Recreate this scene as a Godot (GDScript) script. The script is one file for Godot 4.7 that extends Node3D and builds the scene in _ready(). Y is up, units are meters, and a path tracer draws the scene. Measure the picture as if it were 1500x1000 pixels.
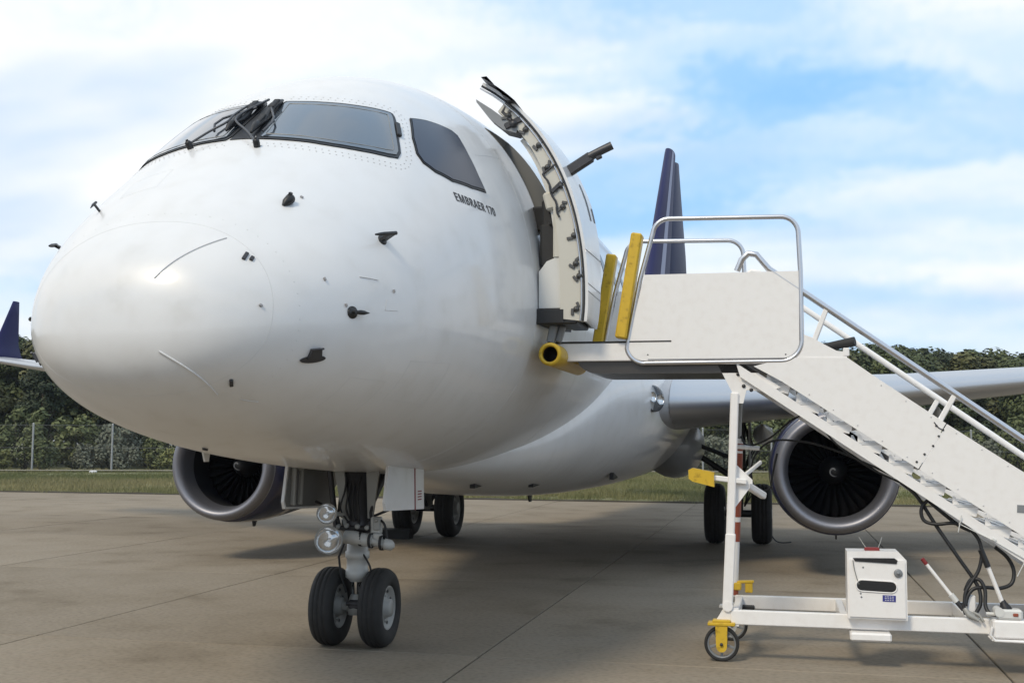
extends Node3D
# An airliner parked nose-on at a small airport, boarding stairs at its open front door.
# x runs to the aircraft's port side, y up, z forward out of the nose; the nose wheel stands at the origin.

const CAM_POS := Vector3(3.30, 1.60, 9.0)
const CAM_YAW := 12.8
const CAM_PITCH := 4.85
const CAM_ROLL := 0.3
const CAM_FOV := 32.06

class MB extends RefCounted:
	# collects primitives into one mesh; every primitive is turned so that its faces look outward
	var st := SurfaceTool.new()
	var tint := Color(1, 1, 1)
	func _init() -> void:
		st.begin(Mesh.PRIMITIVE_TRIANGLES)
	func emit(t: PackedVector3Array, smooth := true, flip := false) -> void:
		var c := Vector3.ZERO
		for v in t:
			c += v
		c /= maxf(1.0, float(t.size()))
		var s := 0.0
		for i in range(0, t.size(), 3):
			s += (t[i] - c).dot((t[i + 1] - c).cross(t[i + 2] - c))
		var turn := s > 0.0
		if flip:
			turn = not turn
		st.set_smooth_group(0 if smooth else 4294967295)
		st.set_color(tint)
		for i in range(0, t.size(), 3):
			st.add_vertex(t[i])
			if turn:
				st.add_vertex(t[i + 2]); st.add_vertex(t[i + 1])
			else:
				st.add_vertex(t[i + 1]); st.add_vertex(t[i + 2])
	func quad(t: PackedVector3Array, a: Vector3, b: Vector3, c: Vector3, d: Vector3) -> void:
		t.append_array([a, b, c, a, c, d])
	func box(c: Vector3, size: Vector3, b := Basis.IDENTITY, bev := 0.0) -> void:
		var h := size * 0.5
		var t := PackedVector3Array()
		bev = minf(bev, minf(h.x, minf(h.y, h.z)) * 0.8)
		var P := func(sx: float, sy: float, sz: float, k: int) -> Vector3:
			var v := Vector3(sx * (h.x - (0.0 if k == 0 else bev)), sy * (h.y - (0.0 if k == 1 else bev)), sz * (h.z - (0.0 if k == 2 else bev)))
			return c + b * v
		for s in [-1.0, 1.0]:
			var q: Array = [[P.call(s, -1, -1, 0), P.call(s, 1, -1, 0), P.call(s, 1, 1, 0), P.call(s, -1, 1, 0)], [P.call(-1, s, -1, 1), P.call(-1, s, 1, 1), P.call(1, s, 1, 1), P.call(1, s, -1, 1)], [P.call(-1, -1, s, 2), P.call(1, -1, s, 2), P.call(1, 1, s, 2), P.call(-1, 1, s, 2)]]
			for f in q:
				if s > 0: quad(t, f[0], f[1], f[2], f[3])
				else: quad(t, f[3], f[2], f[1], f[0])
		if bev > 0.0:
			for s1 in [-1.0, 1.0]:
				for s2 in [-1.0, 1.0]:
					var e: Array = [[P.call(s1, s2, -1, 0), P.call(s1, s2, 1, 0), P.call(s1, s2, 1, 1), P.call(s1, s2, -1, 1)], [P.call(s1, -1, s2, 0), P.call(s1, 1, s2, 0), P.call(s1, 1, s2, 2), P.call(s1, -1, s2, 2)], [P.call(-1, s1, s2, 1), P.call(1, s1, s2, 1), P.call(1, s1, s2, 2), P.call(-1, s1, s2, 2)]]
					for k in 3:
						var f: Array = e[k]
						var n: Vector3 = (f[1] - f[0]).cross(f[2] - f[0])
						if n.dot((f[0] + f[2]) * 0.5 - c) > 0: quad(t, f[0], f[1], f[2], f[3])
						else: quad(t, f[3], f[2], f[1], f[0])
					for s3 in [-1.0, 1.0]:
						var a: Vector3 = P.call(s1, s2, s3, 0)
						var d: Vector3 = P.call(s1, s2, s3, 1)
						var g: Vector3 = P.call(s1, s2, s3, 2)
						if (d - a).cross(g - a).dot(a - c) > 0: t.append_array([a, d, g])
						else: t.append_array([a, g, d])
		emit(t, false)
	func bar(a: Vector3, b: Vector3, w: float, hgt: float, up := Vector3.UP, bev := 0.0) -> void:
		# a straight bar of rectangular section w (sideways) x hgt (along up) from a to b
		var d := (b - a).normalized()
		var side := d.cross(up).normalized()
		var u := side.cross(d).normalized()
		box((a + b) * 0.5, Vector3((b - a).length(), hgt, w), Basis(d, u, side), bev)
	func tube(path: Array, r, sides := 10, cap := true) -> void:
		var n := path.size()
		var t := PackedVector3Array()
		var rings := []
		var u := Vector3.ZERO
		for i in n:
			var d: Vector3
			if i == 0: d = path[1] - path[0]
			elif i == n - 1: d = path[n - 1] - path[n - 2]
			else: d = (path[i + 1] - path[i]).normalized() + (path[i] - path[i - 1]).normalized()
			d = d.normalized()
			if i == 0: u = d.cross(Vector3.UP if absf(d.y) < 0.9 else Vector3.RIGHT).normalized()
			else: u = (u - d * u.dot(d)).normalized()
			var v := d.cross(u)
			var rr: float = r[i] if r is Array else r
			var ring := PackedVector3Array()
			for k in sides:
				var a := TAU * k / sides
				ring.append(path[i] + (u * cos(a) + v * sin(a)) * rr)
			rings.append(ring)
		for i in n - 1:
			for k in sides:
				var k2 := (k + 1) % sides
				quad(t, rings[i][k], rings[i][k2], rings[i + 1][k2], rings[i + 1][k])
		emit(t, true)
		if cap:
			for e in [0, n - 1]:
				var c := PackedVector3Array()
				var dir: Vector3 = (path[0] - path[1]) if e == 0 else (path[n - 1] - path[n - 2])
				for k in sides:
					var a: Vector3 = path[e]
					var p: Vector3 = rings[e][k]
					var q: Vector3 = rings[e][(k + 1) % sides]
					if (p - a).cross(q - a).dot(dir) < 0: c.append_array([a, p, q])
					else: c.append_array([a, q, p])
				raw(c, false)
	func raw(t: PackedVector3Array, smooth := false) -> void:
		st.set_smooth_group(0 if smooth else 4294967295)
		st.set_color(tint)
		for v in t:
			st.add_vertex(v)
	func lathe(prof: Array, o: Vector3, axis: Vector3, segs := 32, smooth := true) -> void:
		# prof: Vector2(radius, along the axis); a profile that returns to its start makes a closed ring
		axis = axis.normalized()
		var u := axis.cross(Vector3.UP if absf(axis.y) < 0.9 else Vector3.RIGHT).normalized()
		var v := axis.cross(u)
		var t := PackedVector3Array()
		for i in prof.size() - 1:
			var p: Vector2 = prof[i]
			var q: Vector2 = prof[i + 1]
			for k in segs:
				var a := TAU * k / segs
				var b := TAU * (k + 1) / segs
				var da := u * cos(a) + v * sin(a)
				var db := u * cos(b) + v * sin(b)
				if k == segs - 1: db = u
				var p0 := o + axis * p.y + da * p.x
				var p1 := o + axis * p.y + db * p.x
				var q0 := o + axis * q.y + da * q.x
				var q1 := o + axis * q.y + db * q.x
				if p.x < 1e-5: t.append_array([p0, q1, q0])
				elif q.x < 1e-5: t.append_array([p0, p1, q0])
				else: quad(t, p0, p1, q1, q0)
		emit(t, smooth)
	func prism(poly: PackedVector2Array, xf: Transform3D, depth: float) -> void:
		# poly lies in the local xy plane, extruded along local z by depth
		if Geometry2D.is_polygon_clockwise(poly): poly.reverse()
		var idx := Geometry2D.triangulate_polygon(poly)
		var t := PackedVector3Array()
		var n := poly.size()
		for i in range(0, idx.size(), 3):
			var a := poly[idx[i]]
			var b := poly[idx[i + 1]]
			var c := poly[idx[i + 2]]
			if (b - a).cross(c - a) < 0:
				var sw := b; b = c; c = sw
			t.append_array([xf * Vector3(a.x, a.y, depth), xf * Vector3(b.x, b.y, depth), xf * Vector3(c.x, c.y, depth)])
			t.append_array([xf * Vector3(a.x, a.y, 0), xf * Vector3(c.x, c.y, 0), xf * Vector3(b.x, b.y, 0)])
		for i in n:
			var a := poly[i]
			var b := poly[(i + 1) % n]
			quad(t, xf * Vector3(a.x, a.y, 0), xf * Vector3(b.x, b.y, 0), xf * Vector3(b.x, b.y, depth), xf * Vector3(a.x, a.y, depth))
		emit(t, false)
	func loft(rows: Array, closed := false, caps := false) -> void:
		var t := PackedVector3Array()
		for i in rows.size() - 1:
			var m: int = rows[i].size()
			for k in (m if closed else m - 1):
				var k2 := (k + 1) % m
				quad(t, rows[i][k], rows[i][k2], rows[i + 1][k2], rows[i + 1][k])
		if caps:
			for e in [0, rows.size() - 1]:
				var c := Vector3.ZERO
				for v in rows[e]: c += v
				c /= rows[e].size()
				var m: int = rows[e].size()
				for k in m:
					if e == 0: t.append_array([c, rows[e][(k + 1) % m], rows[e][k]])
					else: t.append_array([c, rows[e][k], rows[e][(k + 1) % m]])
		emit(t, true)
	func done() -> ArrayMesh:
		st.generate_normals()
		return st.commit()

# ---------------------------------------------------------------- nodes
var used := {}
func numbered(called: String) -> String:
	if not used.has(called):
		used[called] = 0
		return called
	used[called] += 1
	return "%s_%03d" % [called, used[called]]

func thing(called: String, label: String, category: String, at := Vector3.ZERO, group := "") -> Node3D:
	var o := Node3D.new()
	o.name = numbered(called)
	add_child(o)
	o.position = at
	o.set_meta("label", label)
	o.set_meta("category", category)
	if group: o.set_meta("group", group)
	return o

func part(mb, called: String, mat: Material, parent: Node3D) -> MeshInstance3D:
	# geometry is given in world metres; a direct child of a thing is shifted back by the thing's own place
	var mesh: Mesh = mb.done() if mb is MB else mb
	for i in mesh.get_surface_count():
		mesh.surface_set_material(i, mat)
	var o := MeshInstance3D.new()
	o.mesh = mesh
	o.name = called
	o.cast_shadow = GeometryInstance3D.SHADOW_CASTING_SETTING_ON
	parent.add_child(o, true)
	if parent != self and parent.get_parent() == self: o.position = -parent.position
	return o

func struct(mb, called: String, mat: Material) -> MeshInstance3D:
	var o := part(mb, called, mat, self)
	o.set_meta("kind", "structure")
	return o

# ---------------------------------------------------------------- materials
var M := {}
func lin(r: float, g: float, b: float) -> Color:
	return Color(r, g, b).linear_to_srgb()
func mat(called: String, c: Color, rough := 0.6, metal := 0.0, coat := 0.0) -> StandardMaterial3D:
	var m := StandardMaterial3D.new()
	m.resource_name = called
	m.albedo_color = c
	m.roughness = rough
	m.metallic = metal
	if coat > 0.0:
		m.clearcoat_enabled = true
		m.clearcoat = coat
		m.clearcoat_roughness = 0.08
	M[called] = m
	return m
func noise_tex(seed_: int, freq: float, stops: Array, cols: Array, size := 512, oct := 5, type := FastNoiseLite.TYPE_SIMPLEX_SMOOTH, normal := false, bump := 4.0) -> NoiseTexture2D:
	var n := FastNoiseLite.new()
	n.seed = seed_
	n.noise_type = type
	n.frequency = freq
	n.fractal_octaves = oct
	var t := NoiseTexture2D.new()
	t.width = size
	t.height = size
	t.seamless = true
	t.generate_mipmaps = true
	t.noise = n
	if normal:
		t.as_normal_map = true
		t.bump_strength = bump
	else:
		var g := Gradient.new()
		g.offsets = PackedFloat32Array(stops)
		g.colors = PackedColorArray(cols)
		t.color_ramp = g
	return t
func tri(m: StandardMaterial3D, scale: float, world := true) -> void:
	m.uv1_triplanar = true
	m.uv1_world_triplanar = world
	m.uv1_scale = Vector3.ONE * scale

func materials() -> void:
	mat("paint_white", lin(0.69, 0.69, 0.69), 0.40, 0.0, 0.5)
	(M.paint_white as StandardMaterial3D).clearcoat_roughness = 0.10
	var pw: StandardMaterial3D = M.paint_white
	pw.albedo_texture = noise_tex(61, 0.008, [0.0, 0.3, 0.6, 1.0], [Color(0.945, 0.94, 0.93), Color(0.985, 0.983, 0.98), Color(1, 1, 1), Color(1, 1, 1)], 1024, 7)
	pw.roughness_texture = noise_tex(62, 0.012, [0.0, 0.5, 1.0], [Color(0.8, 0.8, 0.8), Color(0.93, 0.93, 0.93), Color(1, 1, 1)], 512, 5)
	pw.normal_enabled = true
	pw.normal_texture = noise_tex(63, 0.006, [], [], 512, 2, FastNoiseLite.TYPE_SIMPLEX_SMOOTH, true, 2.0)
	pw.normal_scale = 0.10
	tri(pw, 0.45)
	mat("stair_white", lin(0.82, 0.80, 0.785), 0.42, 0.0, 0.15)
	var sw: StandardMaterial3D = M.stair_white
	sw.albedo_texture = noise_tex(31, 0.012, [0.0, 0.45, 1.0], [Color(0.975, 0.97, 0.965), Color(0.993, 0.993, 0.99), Color(1, 1, 1)], 1024, 7)
	tri(sw, 0.9)
	mat("stair_grey", lin(0.42, 0.42, 0.41), 0.45)
	mat("tread_metal", lin(0.60, 0.60, 0.60), 0.5, 0.3)
	mat("cream", lin(0.55, 0.53, 0.47), 0.5)
	mat("inner_white", lin(0.62, 0.62, 0.60), 0.5)
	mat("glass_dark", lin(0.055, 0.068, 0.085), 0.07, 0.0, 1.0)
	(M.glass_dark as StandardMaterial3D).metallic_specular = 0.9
	mat("glass_side", lin(0.055, 0.065, 0.09), 0.25)
	(M.glass_side as StandardMaterial3D).metallic_specular = 0.35
	mat("seal", lin(0.02, 0.022, 0.026), 0.5)
	mat("black", lin(0.012, 0.012, 0.013), 0.45)
	mat("black_soft", lin(0.02, 0.02, 0.021), 0.7)
	mat("rubber", lin(0.017, 0.017, 0.018), 0.78)
	var rb: StandardMaterial3D = M.rubber
	rb.albedo_texture = noise_tex(35, 0.02, [0.0, 0.5, 1.0], [Color(1, 1, 1), Color(0.86, 0.86, 0.86), Color(0.72, 0.72, 0.72)], 256, 5)
	rb.albedo_color = lin(0.026, 0.025, 0.024)
	tri(rb, 1.6)
	mat("steel", lin(0.62, 0.62, 0.64), 0.28, 0.95)
	mat("chrome", lin(0.75, 0.75, 0.77), 0.1, 1.0)
	mat("inlet_metal", lin(0.23, 0.23, 0.255), 0.48, 0.8)
	mat("edge_metal", lin(0.55, 0.56, 0.58), 0.4, 0.75)
	mat("wing_grey", lin(0.40, 0.41, 0.43), 0.4, 0.0, 0.2)
	mat("nacelle_blue", lin(0.012, 0.015, 0.05), 0.3, 0.0, 0.6)
	mat("tail_blue", lin(0.018, 0.020, 0.075), 0.6, 0.0)
	(M.tail_blue as StandardMaterial3D).metallic_specular = 0.3
	mat("tail_blue_sheen", lin(0.06, 0.066, 0.11), 0.55)  # navy like the fin, with the grey of its grazing reflection mixed in
	(M.tail_blue_sheen as StandardMaterial3D).metallic_specular = 0.3
	mat("nacelle_grey", lin(0.22, 0.23, 0.24), 0.45, 0.2)
	mat("gear_grey", lin(0.30, 0.30, 0.285), 0.5, 0.1)
	mat("gear_white", lin(0.44, 0.44, 0.42), 0.42, 0.0, 0.2)
	mat("dark_metal", lin(0.06, 0.06, 0.065), 0.45, 0.6)
	mat("yellow", lin(0.62, 0.40, 0.02), 0.5, 0.0, 0.15)
	var yl: StandardMaterial3D = M.yellow
	yl.albedo_texture = noise_tex(7, 0.02, [0.0, 0.35, 1.0], [Color(0.72, 0.7, 0.66), Color(0.97, 0.97, 0.96), Color(1, 1, 1)], 256, 5)
	tri(yl, 2.5)
	mat("red", lin(0.27, 0.06, 0.03), 0.55)
	mat("fan_dark", lin(0.004, 0.004, 0.005), 0.8)
	(M.fan_dark as StandardMaterial3D).metallic_specular = 0.2
	mat("duct_dark", lin(0.009, 0.009, 0.012), 0.6)
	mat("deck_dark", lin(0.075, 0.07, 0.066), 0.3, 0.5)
	mat("door_inside", lin(0.15, 0.15, 0.145), 0.6)
	mat("faint_seam", lin(0.56, 0.56, 0.56), 0.5)
	mat("dark_red", lin(0.2, 0.02, 0.02), 0.5)
	mat("blue_label", lin(0.03, 0.035, 0.22), 0.5)
	mat("print_white", lin(0.7, 0.7, 0.72), 0.6)
	mat("print_dark", lin(0.03, 0.03, 0.035), 0.55)
	mat("seam", lin(0.30, 0.30, 0.31), 0.6)
	mat("post_grey", lin(0.28, 0.28, 0.27), 0.5, 0.5)
	mat("lens", lin(0.72, 0.72, 0.72), 0.06, 1.0)
	var gl := mat("clear", Color(0.9, 0.95, 1.0, 0.07), 0.03)
	gl.transparency = BaseMaterial3D.TRANSPARENCY_ALPHA
	gl.metallic_specular = 0.4
	# concrete: blotchy, with fine grain
	var names := ["concrete", "concrete_b", "concrete_c"]
	for k in 3:
		var tone: float = [1.0, 0.94, 1.05][k]
		var c := mat(names[k], Color(1, 1, 1), 0.86)
		var a := lin(0.180 * tone, 0.148 * tone, 0.109 * tone)
		var b := lin(0.238 * tone, 0.200 * tone, 0.151 * tone)
		var d := lin(0.272 * tone, 0.232 * tone, 0.181 * tone)
		c.albedo_texture = noise_tex(11 + k, 0.006, [0.0, 0.3, 0.55, 1.0], [a, b, b.lerp(d, 0.6), d], 1024, 7)
		c.metallic_specular = 0.22
		tri(c, 0.11)
		c.detail_enabled = true
		c.detail_blend_mode = BaseMaterial3D.BLEND_MODE_MUL
		c.detail_albedo = noise_tex(21, 0.16, [0.0, 0.42, 0.6, 1.0], [Color(0.86, 0.855, 0.85), Color(0.965, 0.965, 0.965), Color(0.99, 0.99, 0.99), Color(1, 1, 1)], 1024, 5)
		c.detail_uv_layer = BaseMaterial3D.DETAIL_UV_1
		c.normal_enabled = true
		c.normal_texture = noise_tex(23, 0.09, [], [], 512, 4, FastNoiseLite.TYPE_SIMPLEX_SMOOTH, true, 3.0)
		c.normal_scale = 0.12
	mat("swirl_grey", lin(0.25, 0.25, 0.25), 0.6)
	mat("dark_soil", lin(0.040, 0.033, 0.022), 0.95)
	mat("path_gravel", lin(0.24, 0.22, 0.18), 0.95)
	mat("wiper_grey", lin(0.10, 0.10, 0.105), 0.4, 0.6)
	mat("highlight_blue", lin(0.22, 0.235, 0.36), 0.5)  # paler than the fin: a highlight put into the colour
	mat("rivet", lin(0.42, 0.42, 0.42), 0.5)
	mat("fitting", lin(0.11, 0.11, 0.11), 0.45, 0.6)
	mat("sealant", lin(0.06, 0.055, 0.048), 0.8)
	var gr := mat("grass_ground", Color(1, 1, 1), 0.95)
	gr.albedo_texture = noise_tex(41, 0.012, [0.0, 0.35, 0.6, 1.0], [lin(0.085, 0.085, 0.034), lin(0.13, 0.135, 0.056), lin(0.19, 0.18, 0.085), lin(0.25, 0.215, 0.12)], 1024, 6)
	tri(gr, 0.07)
	for k in 2:
		var lf := mat(["leaves", "shrub_leaves"][k], Color(1, 1, 1), 0.75)
		lf.vertex_color_use_as_albedo = true
		lf.backlight_enabled = true
		lf.backlight = Color(0.10, 0.13, 0.05)
		lf.cull_mode = BaseMaterial3D.CULL_DISABLED
	mat("bark", lin(0.055, 0.045, 0.035), 0.9)
	mat("fence_grey", lin(0.34, 0.35, 0.35), 0.5, 0.5)
	mat("fence_wire", lin(0.16, 0.165, 0.165), 0.6, 0.3)
	mat("sill_soil", lin(0.09, 0.08, 0.055), 0.95)

# ---------------------------------------------------------------- camera, sky, sun
func setup_view() -> void:
	var yaw := deg_to_rad(CAM_YAW)
	var pit := deg_to_rad(CAM_PITCH)
	var rol := deg_to_rad(CAM_ROLL)
	var R := Vector3(cos(yaw), 0, -sin(yaw))
	var F0 := Vector3(-sin(yaw), 0, -cos(yaw))
	var F := F0 * cos(pit) + Vector3.UP * sin(pit)
	var U := -F0 * sin(pit) + Vector3.UP * cos(pit)
	var R2 := R * cos(rol) + U * sin(rol)
	var U2 := U * cos(rol) - R * sin(rol)
	var cam := Camera3D.new()
	cam.name = "camera"
	cam.fov = CAM_FOV
	cam.near = 0.1
	cam.far = 2000.0
	cam.transform = Transform3D(Basis(R2, U2, -F), CAM_POS)
	add_child(cam)
	cam.current = true
	var env := Environment.new()
	env.background_mode = Environment.BG_SKY
	var sky := Sky.new()
	var sm := PanoramaSkyMaterial.new()
	sm.panorama = ImageTexture.create_from_image(sky_image(1536, 768))
	sky.sky_material = sm
	env.sky = sky
	env.background_energy_multiplier = 0.79
	env.tonemap_mode = Environment.TONE_MAPPER_LINEAR
	env.tonemap_exposure = 1.40
	env.sdfgi_enabled = true
	env.ssao_enabled = true
	env.ssil_enabled = true
	env.fog_enabled = true
	env.fog_density = 0.00025
	env.fog_light_color = Color(0.86, 0.90, 0.95)
	var we := WorldEnvironment.new()
	we.name = "world_environment"
	we.environment = env
	add_child(we)
	var sun := DirectionalLight3D.new()
	sun.name = "sun"
	sun.light_color = Color(1.0, 0.94, 0.83)
	sun.light_energy = 0.5
	sun.light_angular_distance = 13.0
	sun.shadow_enabled = true
	var to_sun := Vector3(-0.30, 0.78, 0.68).normalized()
	sun.look_at_from_position(to_sun * 50.0, Vector3.ZERO, Vector3.UP)
	add_child(sun)

func sky_image(w: int, h: int) -> Image:
	var im := Image.create(w, h, false, Image.FORMAT_RGB8)
	var n := FastNoiseLite.new()
	n.seed = 5
	n.noise_type = FastNoiseLite.TYPE_SIMPLEX_SMOOTH
	n.frequency = 0.55
	n.fractal_octaves = 6
	n.domain_warp_enabled = true
	n.domain_warp_amplitude = 1.0
	n.domain_warp_frequency = 0.4
	var n2 := FastNoiseLite.new()
	n2.seed = 19
	n2.noise_type = FastNoiseLite.TYPE_SIMPLEX_SMOOTH
	n2.frequency = 0.16
	n2.fractal_octaves = 3
	var n3 := FastNoiseLite.new()
	n3.seed = 77
	n3.frequency = 1.0
	n3.fractal_octaves = 5
	for y in h:
		var el := (0.5 - (y + 0.5) / h) * PI
		for x in w:
			var az := (x + 0.5) / w * TAU
			var d := Vector3(sin(az) * cos(el), sin(el), -cos(az) * cos(el))
			var col: Color
			if d.y < 0.0:
				var base := Color(0.55, 0.60, 0.64)
				col = base.lerp(Color(0.38, 0.36, 0.33), clampf(-d.y * 4.0, 0, 1))
			else:
				var up := maxf(d.y, 0.0)
				var p := Vector2(d.x, d.z) * (1.25 / (up + 0.20)) + Vector2(25.3, 18.0)
				var q := Vector2(p.x * 0.55 + p.y * 0.25, p.y * 1.3 - p.x * 0.2)
				var cover := n.get_noise_2d(q.x, q.y) * 0.98 + n2.get_noise_2d(q.x, q.y) * 0.62
				var a := smoothstep(-0.56, 0.28, cover + 0.15)
				var blue := Color(0.53, 0.755, 0.99).lerp(Color(0.80, 0.91, 0.995), pow(1.0 - up, 5.0))
				var shade := n3.get_noise_2d(q.x * 1.3 + 9.0, q.y * 1.3 - 4.0)
				var cloud := Color(0.965, 0.975, 0.985).lerp(Color(0.80, 0.875, 0.96), clampf(shade * 1.5 + 0.16, 0, 1) * 0.85)
				col = blue.lerp(cloud, a)
				col = col.lerp(Color(0.91, 0.95, 0.99), clampf(1.0 - up * 8.0, 0, 1) * 0.5)
			im.set_pixel(x, y, col)
	return im

# ---------------------------------------------------------------- ground
const EDGE_Z := -23.3
func ground() -> void:
	var g := MB.new()
	g.box(Vector3(0, -0.75, -300), Vector3(1600, 1.0, 1400))
	struct(g, "ground", M.sill_soil)
	var gf := MB.new()
	# the grass rises a little from the apron and falls into a shallow ditch near the fence
	var rows := []
	for iz in 26:
		var zz := EDGE_Z - 0.02 - pow(iz / 25.0, 1.6) * 250.0
		var r := PackedVector3Array()
		for ix in 61:
			var xx := -200.0 + ix * 400.0 / 60.0
			var off := fence_off(xx, zz)
			var yy := -0.04 + 0.10 * sin(xx * 0.31 + zz * 0.2) * smoothstep(0.0, 6.0, EDGE_Z - zz) + 0.05 * sin(xx * 0.9 - zz * 0.6)
			yy = yy * smoothstep(0.0, 3.0, EDGE_Z - zz) - 0.03
			yy += 0.35 * smoothstep(3.0, 30.0, off)
			r.append(Vector3(xx, yy, zz))
		rows.append(r)
	gf.loft(rows)
	struct(gf, "grass_field", M.grass_ground)
	# bare soil where the turf meets the concrete, and the pale track along the fence
	var so := MB.new()
	var srow := [PackedVector3Array(), PackedVector3Array(), PackedVector3Array(), PackedVector3Array()]
	for i in 161:
		var x := -60.0 + i * 0.6
		var wob := 0.10 * sin(x * 1.7) + 0.07 * sin(x * 4.3 + 1.0)
		srow[0].append(Vector3(x, -0.03, EDGE_Z + 0.01))
		srow[1].append(Vector3(x, 0.035 + 0.01 * sin(x * 3.1), EDGE_Z - 0.06))
		srow[2].append(Vector3(x, 0.03 + 0.012 * sin(x * 2.3), EDGE_Z - 0.28 + wob))
		srow[3].append(Vector3(x, -0.05, EDGE_Z - 0.50 + wob))
	so.loft(srow)
	struct(so, "soil_edge", M.dark_soil)
	var pt := MB.new()
	var prow := [PackedVector3Array(), PackedVector3Array()]
	for i in 31:
		for k in 2:
			var p := fence_at(-50.0 + i * 4.6, -2.9 + 1.5 * k)
			prow[k].append(Vector3(p.x, 0.10, p.z))
	pt.loft(prow)
	struct(pt, "perimeter_path", M.path_gravel)
	# apron: one concrete slab beside the next, joints sealed a little below the surface
	var ap := MB.new()
	ap.box(Vector3(0, -0.13, 18.0 - (18.0 - EDGE_Z) * 0.5), Vector3(90, 0.23, 18.0 - EDGE_Z))
	var apron := struct(ap, "apron", M.sealant)
	var rng := RandomNumberGenerator.new()
	rng.seed = 3
	var pitch := 3.75
	var meshes := []
	for k in 3:
		var b := MB.new()
		b.box(Vector3(0, -0.05, 0), Vector3(pitch - 0.015, 0.10, 4.7 - 0.015), Basis.IDENTITY, 0.006)
		var m := b.done()
		m.surface_set_material(0, M[["concrete", "concrete_b", "concrete_c"][k]])
		meshes.append(m)
	for ix in range(-11, 9):
		for iz in range(0, 7):
			var s := MeshInstance3D.new()
			s.mesh = meshes[[0, 0, 1, 2][rng.randi() % 4]]
			s.name = "concrete_slab"
			var zc := 0.20 + 4.7 * 0.5 + 4.7 - 4.7 * iz
			s.position = Vector3(1.06 + pitch * (ix + 0.5), rng.randf_range(-0.002, 0.002), zc)
			if zc - 2.35 < EDGE_Z - 0.05: continue
			s.rotation = Vector3(rng.randf_range(-0.0006, 0.0006), 0, rng.randf_range(-0.0006, 0.0006))
			apron.add_child(s, true)

const FENCE_A := Vector3(-31.0, 0, -46.6)
const FENCE_D := Vector3(0.938, 0, -0.346)
const FENCE_N := Vector3(-0.346, 0, -0.938)
func fence_off(x: float, z: float) -> float:
	return (Vector3(x, 0, z) - FENCE_A).dot(FENCE_N)
func fence_at(s: float, off: float) -> Vector3:
	var p := FENCE_A + FENCE_D * s + FENCE_N * off
	return p
func land(p: Vector3) -> float:
	return -0.05 + 0.35 * smoothstep(3.0, 30.0, fence_off(p.x, p.z))

func fence() -> void:
	var f := thing("chain_link_fence", "grey chain link fence with thin posts along the far edge of the grass", "fence", FENCE_A + Vector3(0, -0.06, 0))
	var first: MeshInstance3D
	for i in range(-10, 18):
		var p := fence_at(i * 3.95 - 3.55, 0)
		if i == -10:
			var b := MB.new()
			b.tube([FENCE_A + Vector3(0, -0.3, 0), FENCE_A + Vector3(0, 2.48, 0)], 0.055, 8)
			b.lathe([Vector2(0.06, 0), Vector2(0.055, 0.03), Vector2(0.0, 0.05)], FENCE_A + Vector3(0, 2.48, 0), Vector3.UP, 8)
			first = part(b, "post", M.fence_grey, f)
			first.position = p - FENCE_A - FENCE_A
		else:
			var c := MeshInstance3D.new()
			c.mesh = first.mesh
			c.name = "post"
			f.add_child(c, true)
			c.position = p - FENCE_A - FENCE_A
	# woven wire, seen from far away as a faint veil
	var w := MB.new()
	var t := PackedVector3Array()
	var len_ := 28 * 3.95
	var s := -44.0
	var up := Vector3.UP
	var hw := 0.0015
	while s < len_ - 44.0:
		for dir in [-1.0, 1.0]:
			var a := fence_at(s, 0.07) + up * 0.05
			var b := fence_at(s + dir * 2.3, 0.07) + up * 2.35
			var wd := FENCE_D * hw * 1.4
			t.append_array([a - wd, b - wd, b + wd, a - wd, b + wd, a + wd])
		s += 0.17
	w.raw(t)
	for yy in [0.06, 1.2, 2.36]:
		w.tube([fence_at(-44, 0.07) + up * yy, fence_at(len_ - 44, 0.07) + up * yy], 0.008, 4, false)
	part(w, "wire_mesh", M.fence_wire, f).set_meta("kind", "stuff")

func leaf(t: PackedVector3Array, c: Vector3, n: Vector3, s: float, rng: RandomNumberGenerator) -> void:
	var a := n.cross(Vector3(rng.randf() - 0.5, rng.randf() - 0.5, rng.randf() - 0.5)).normalized()
	var b := n.cross(a)
	var e := a * s
	var f := b * s * rng.randf_range(0.45, 0.8)
	t.append_array([c - e, c + f + n * s * 0.2, c + e, c - e, c + e, c - f])

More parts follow.
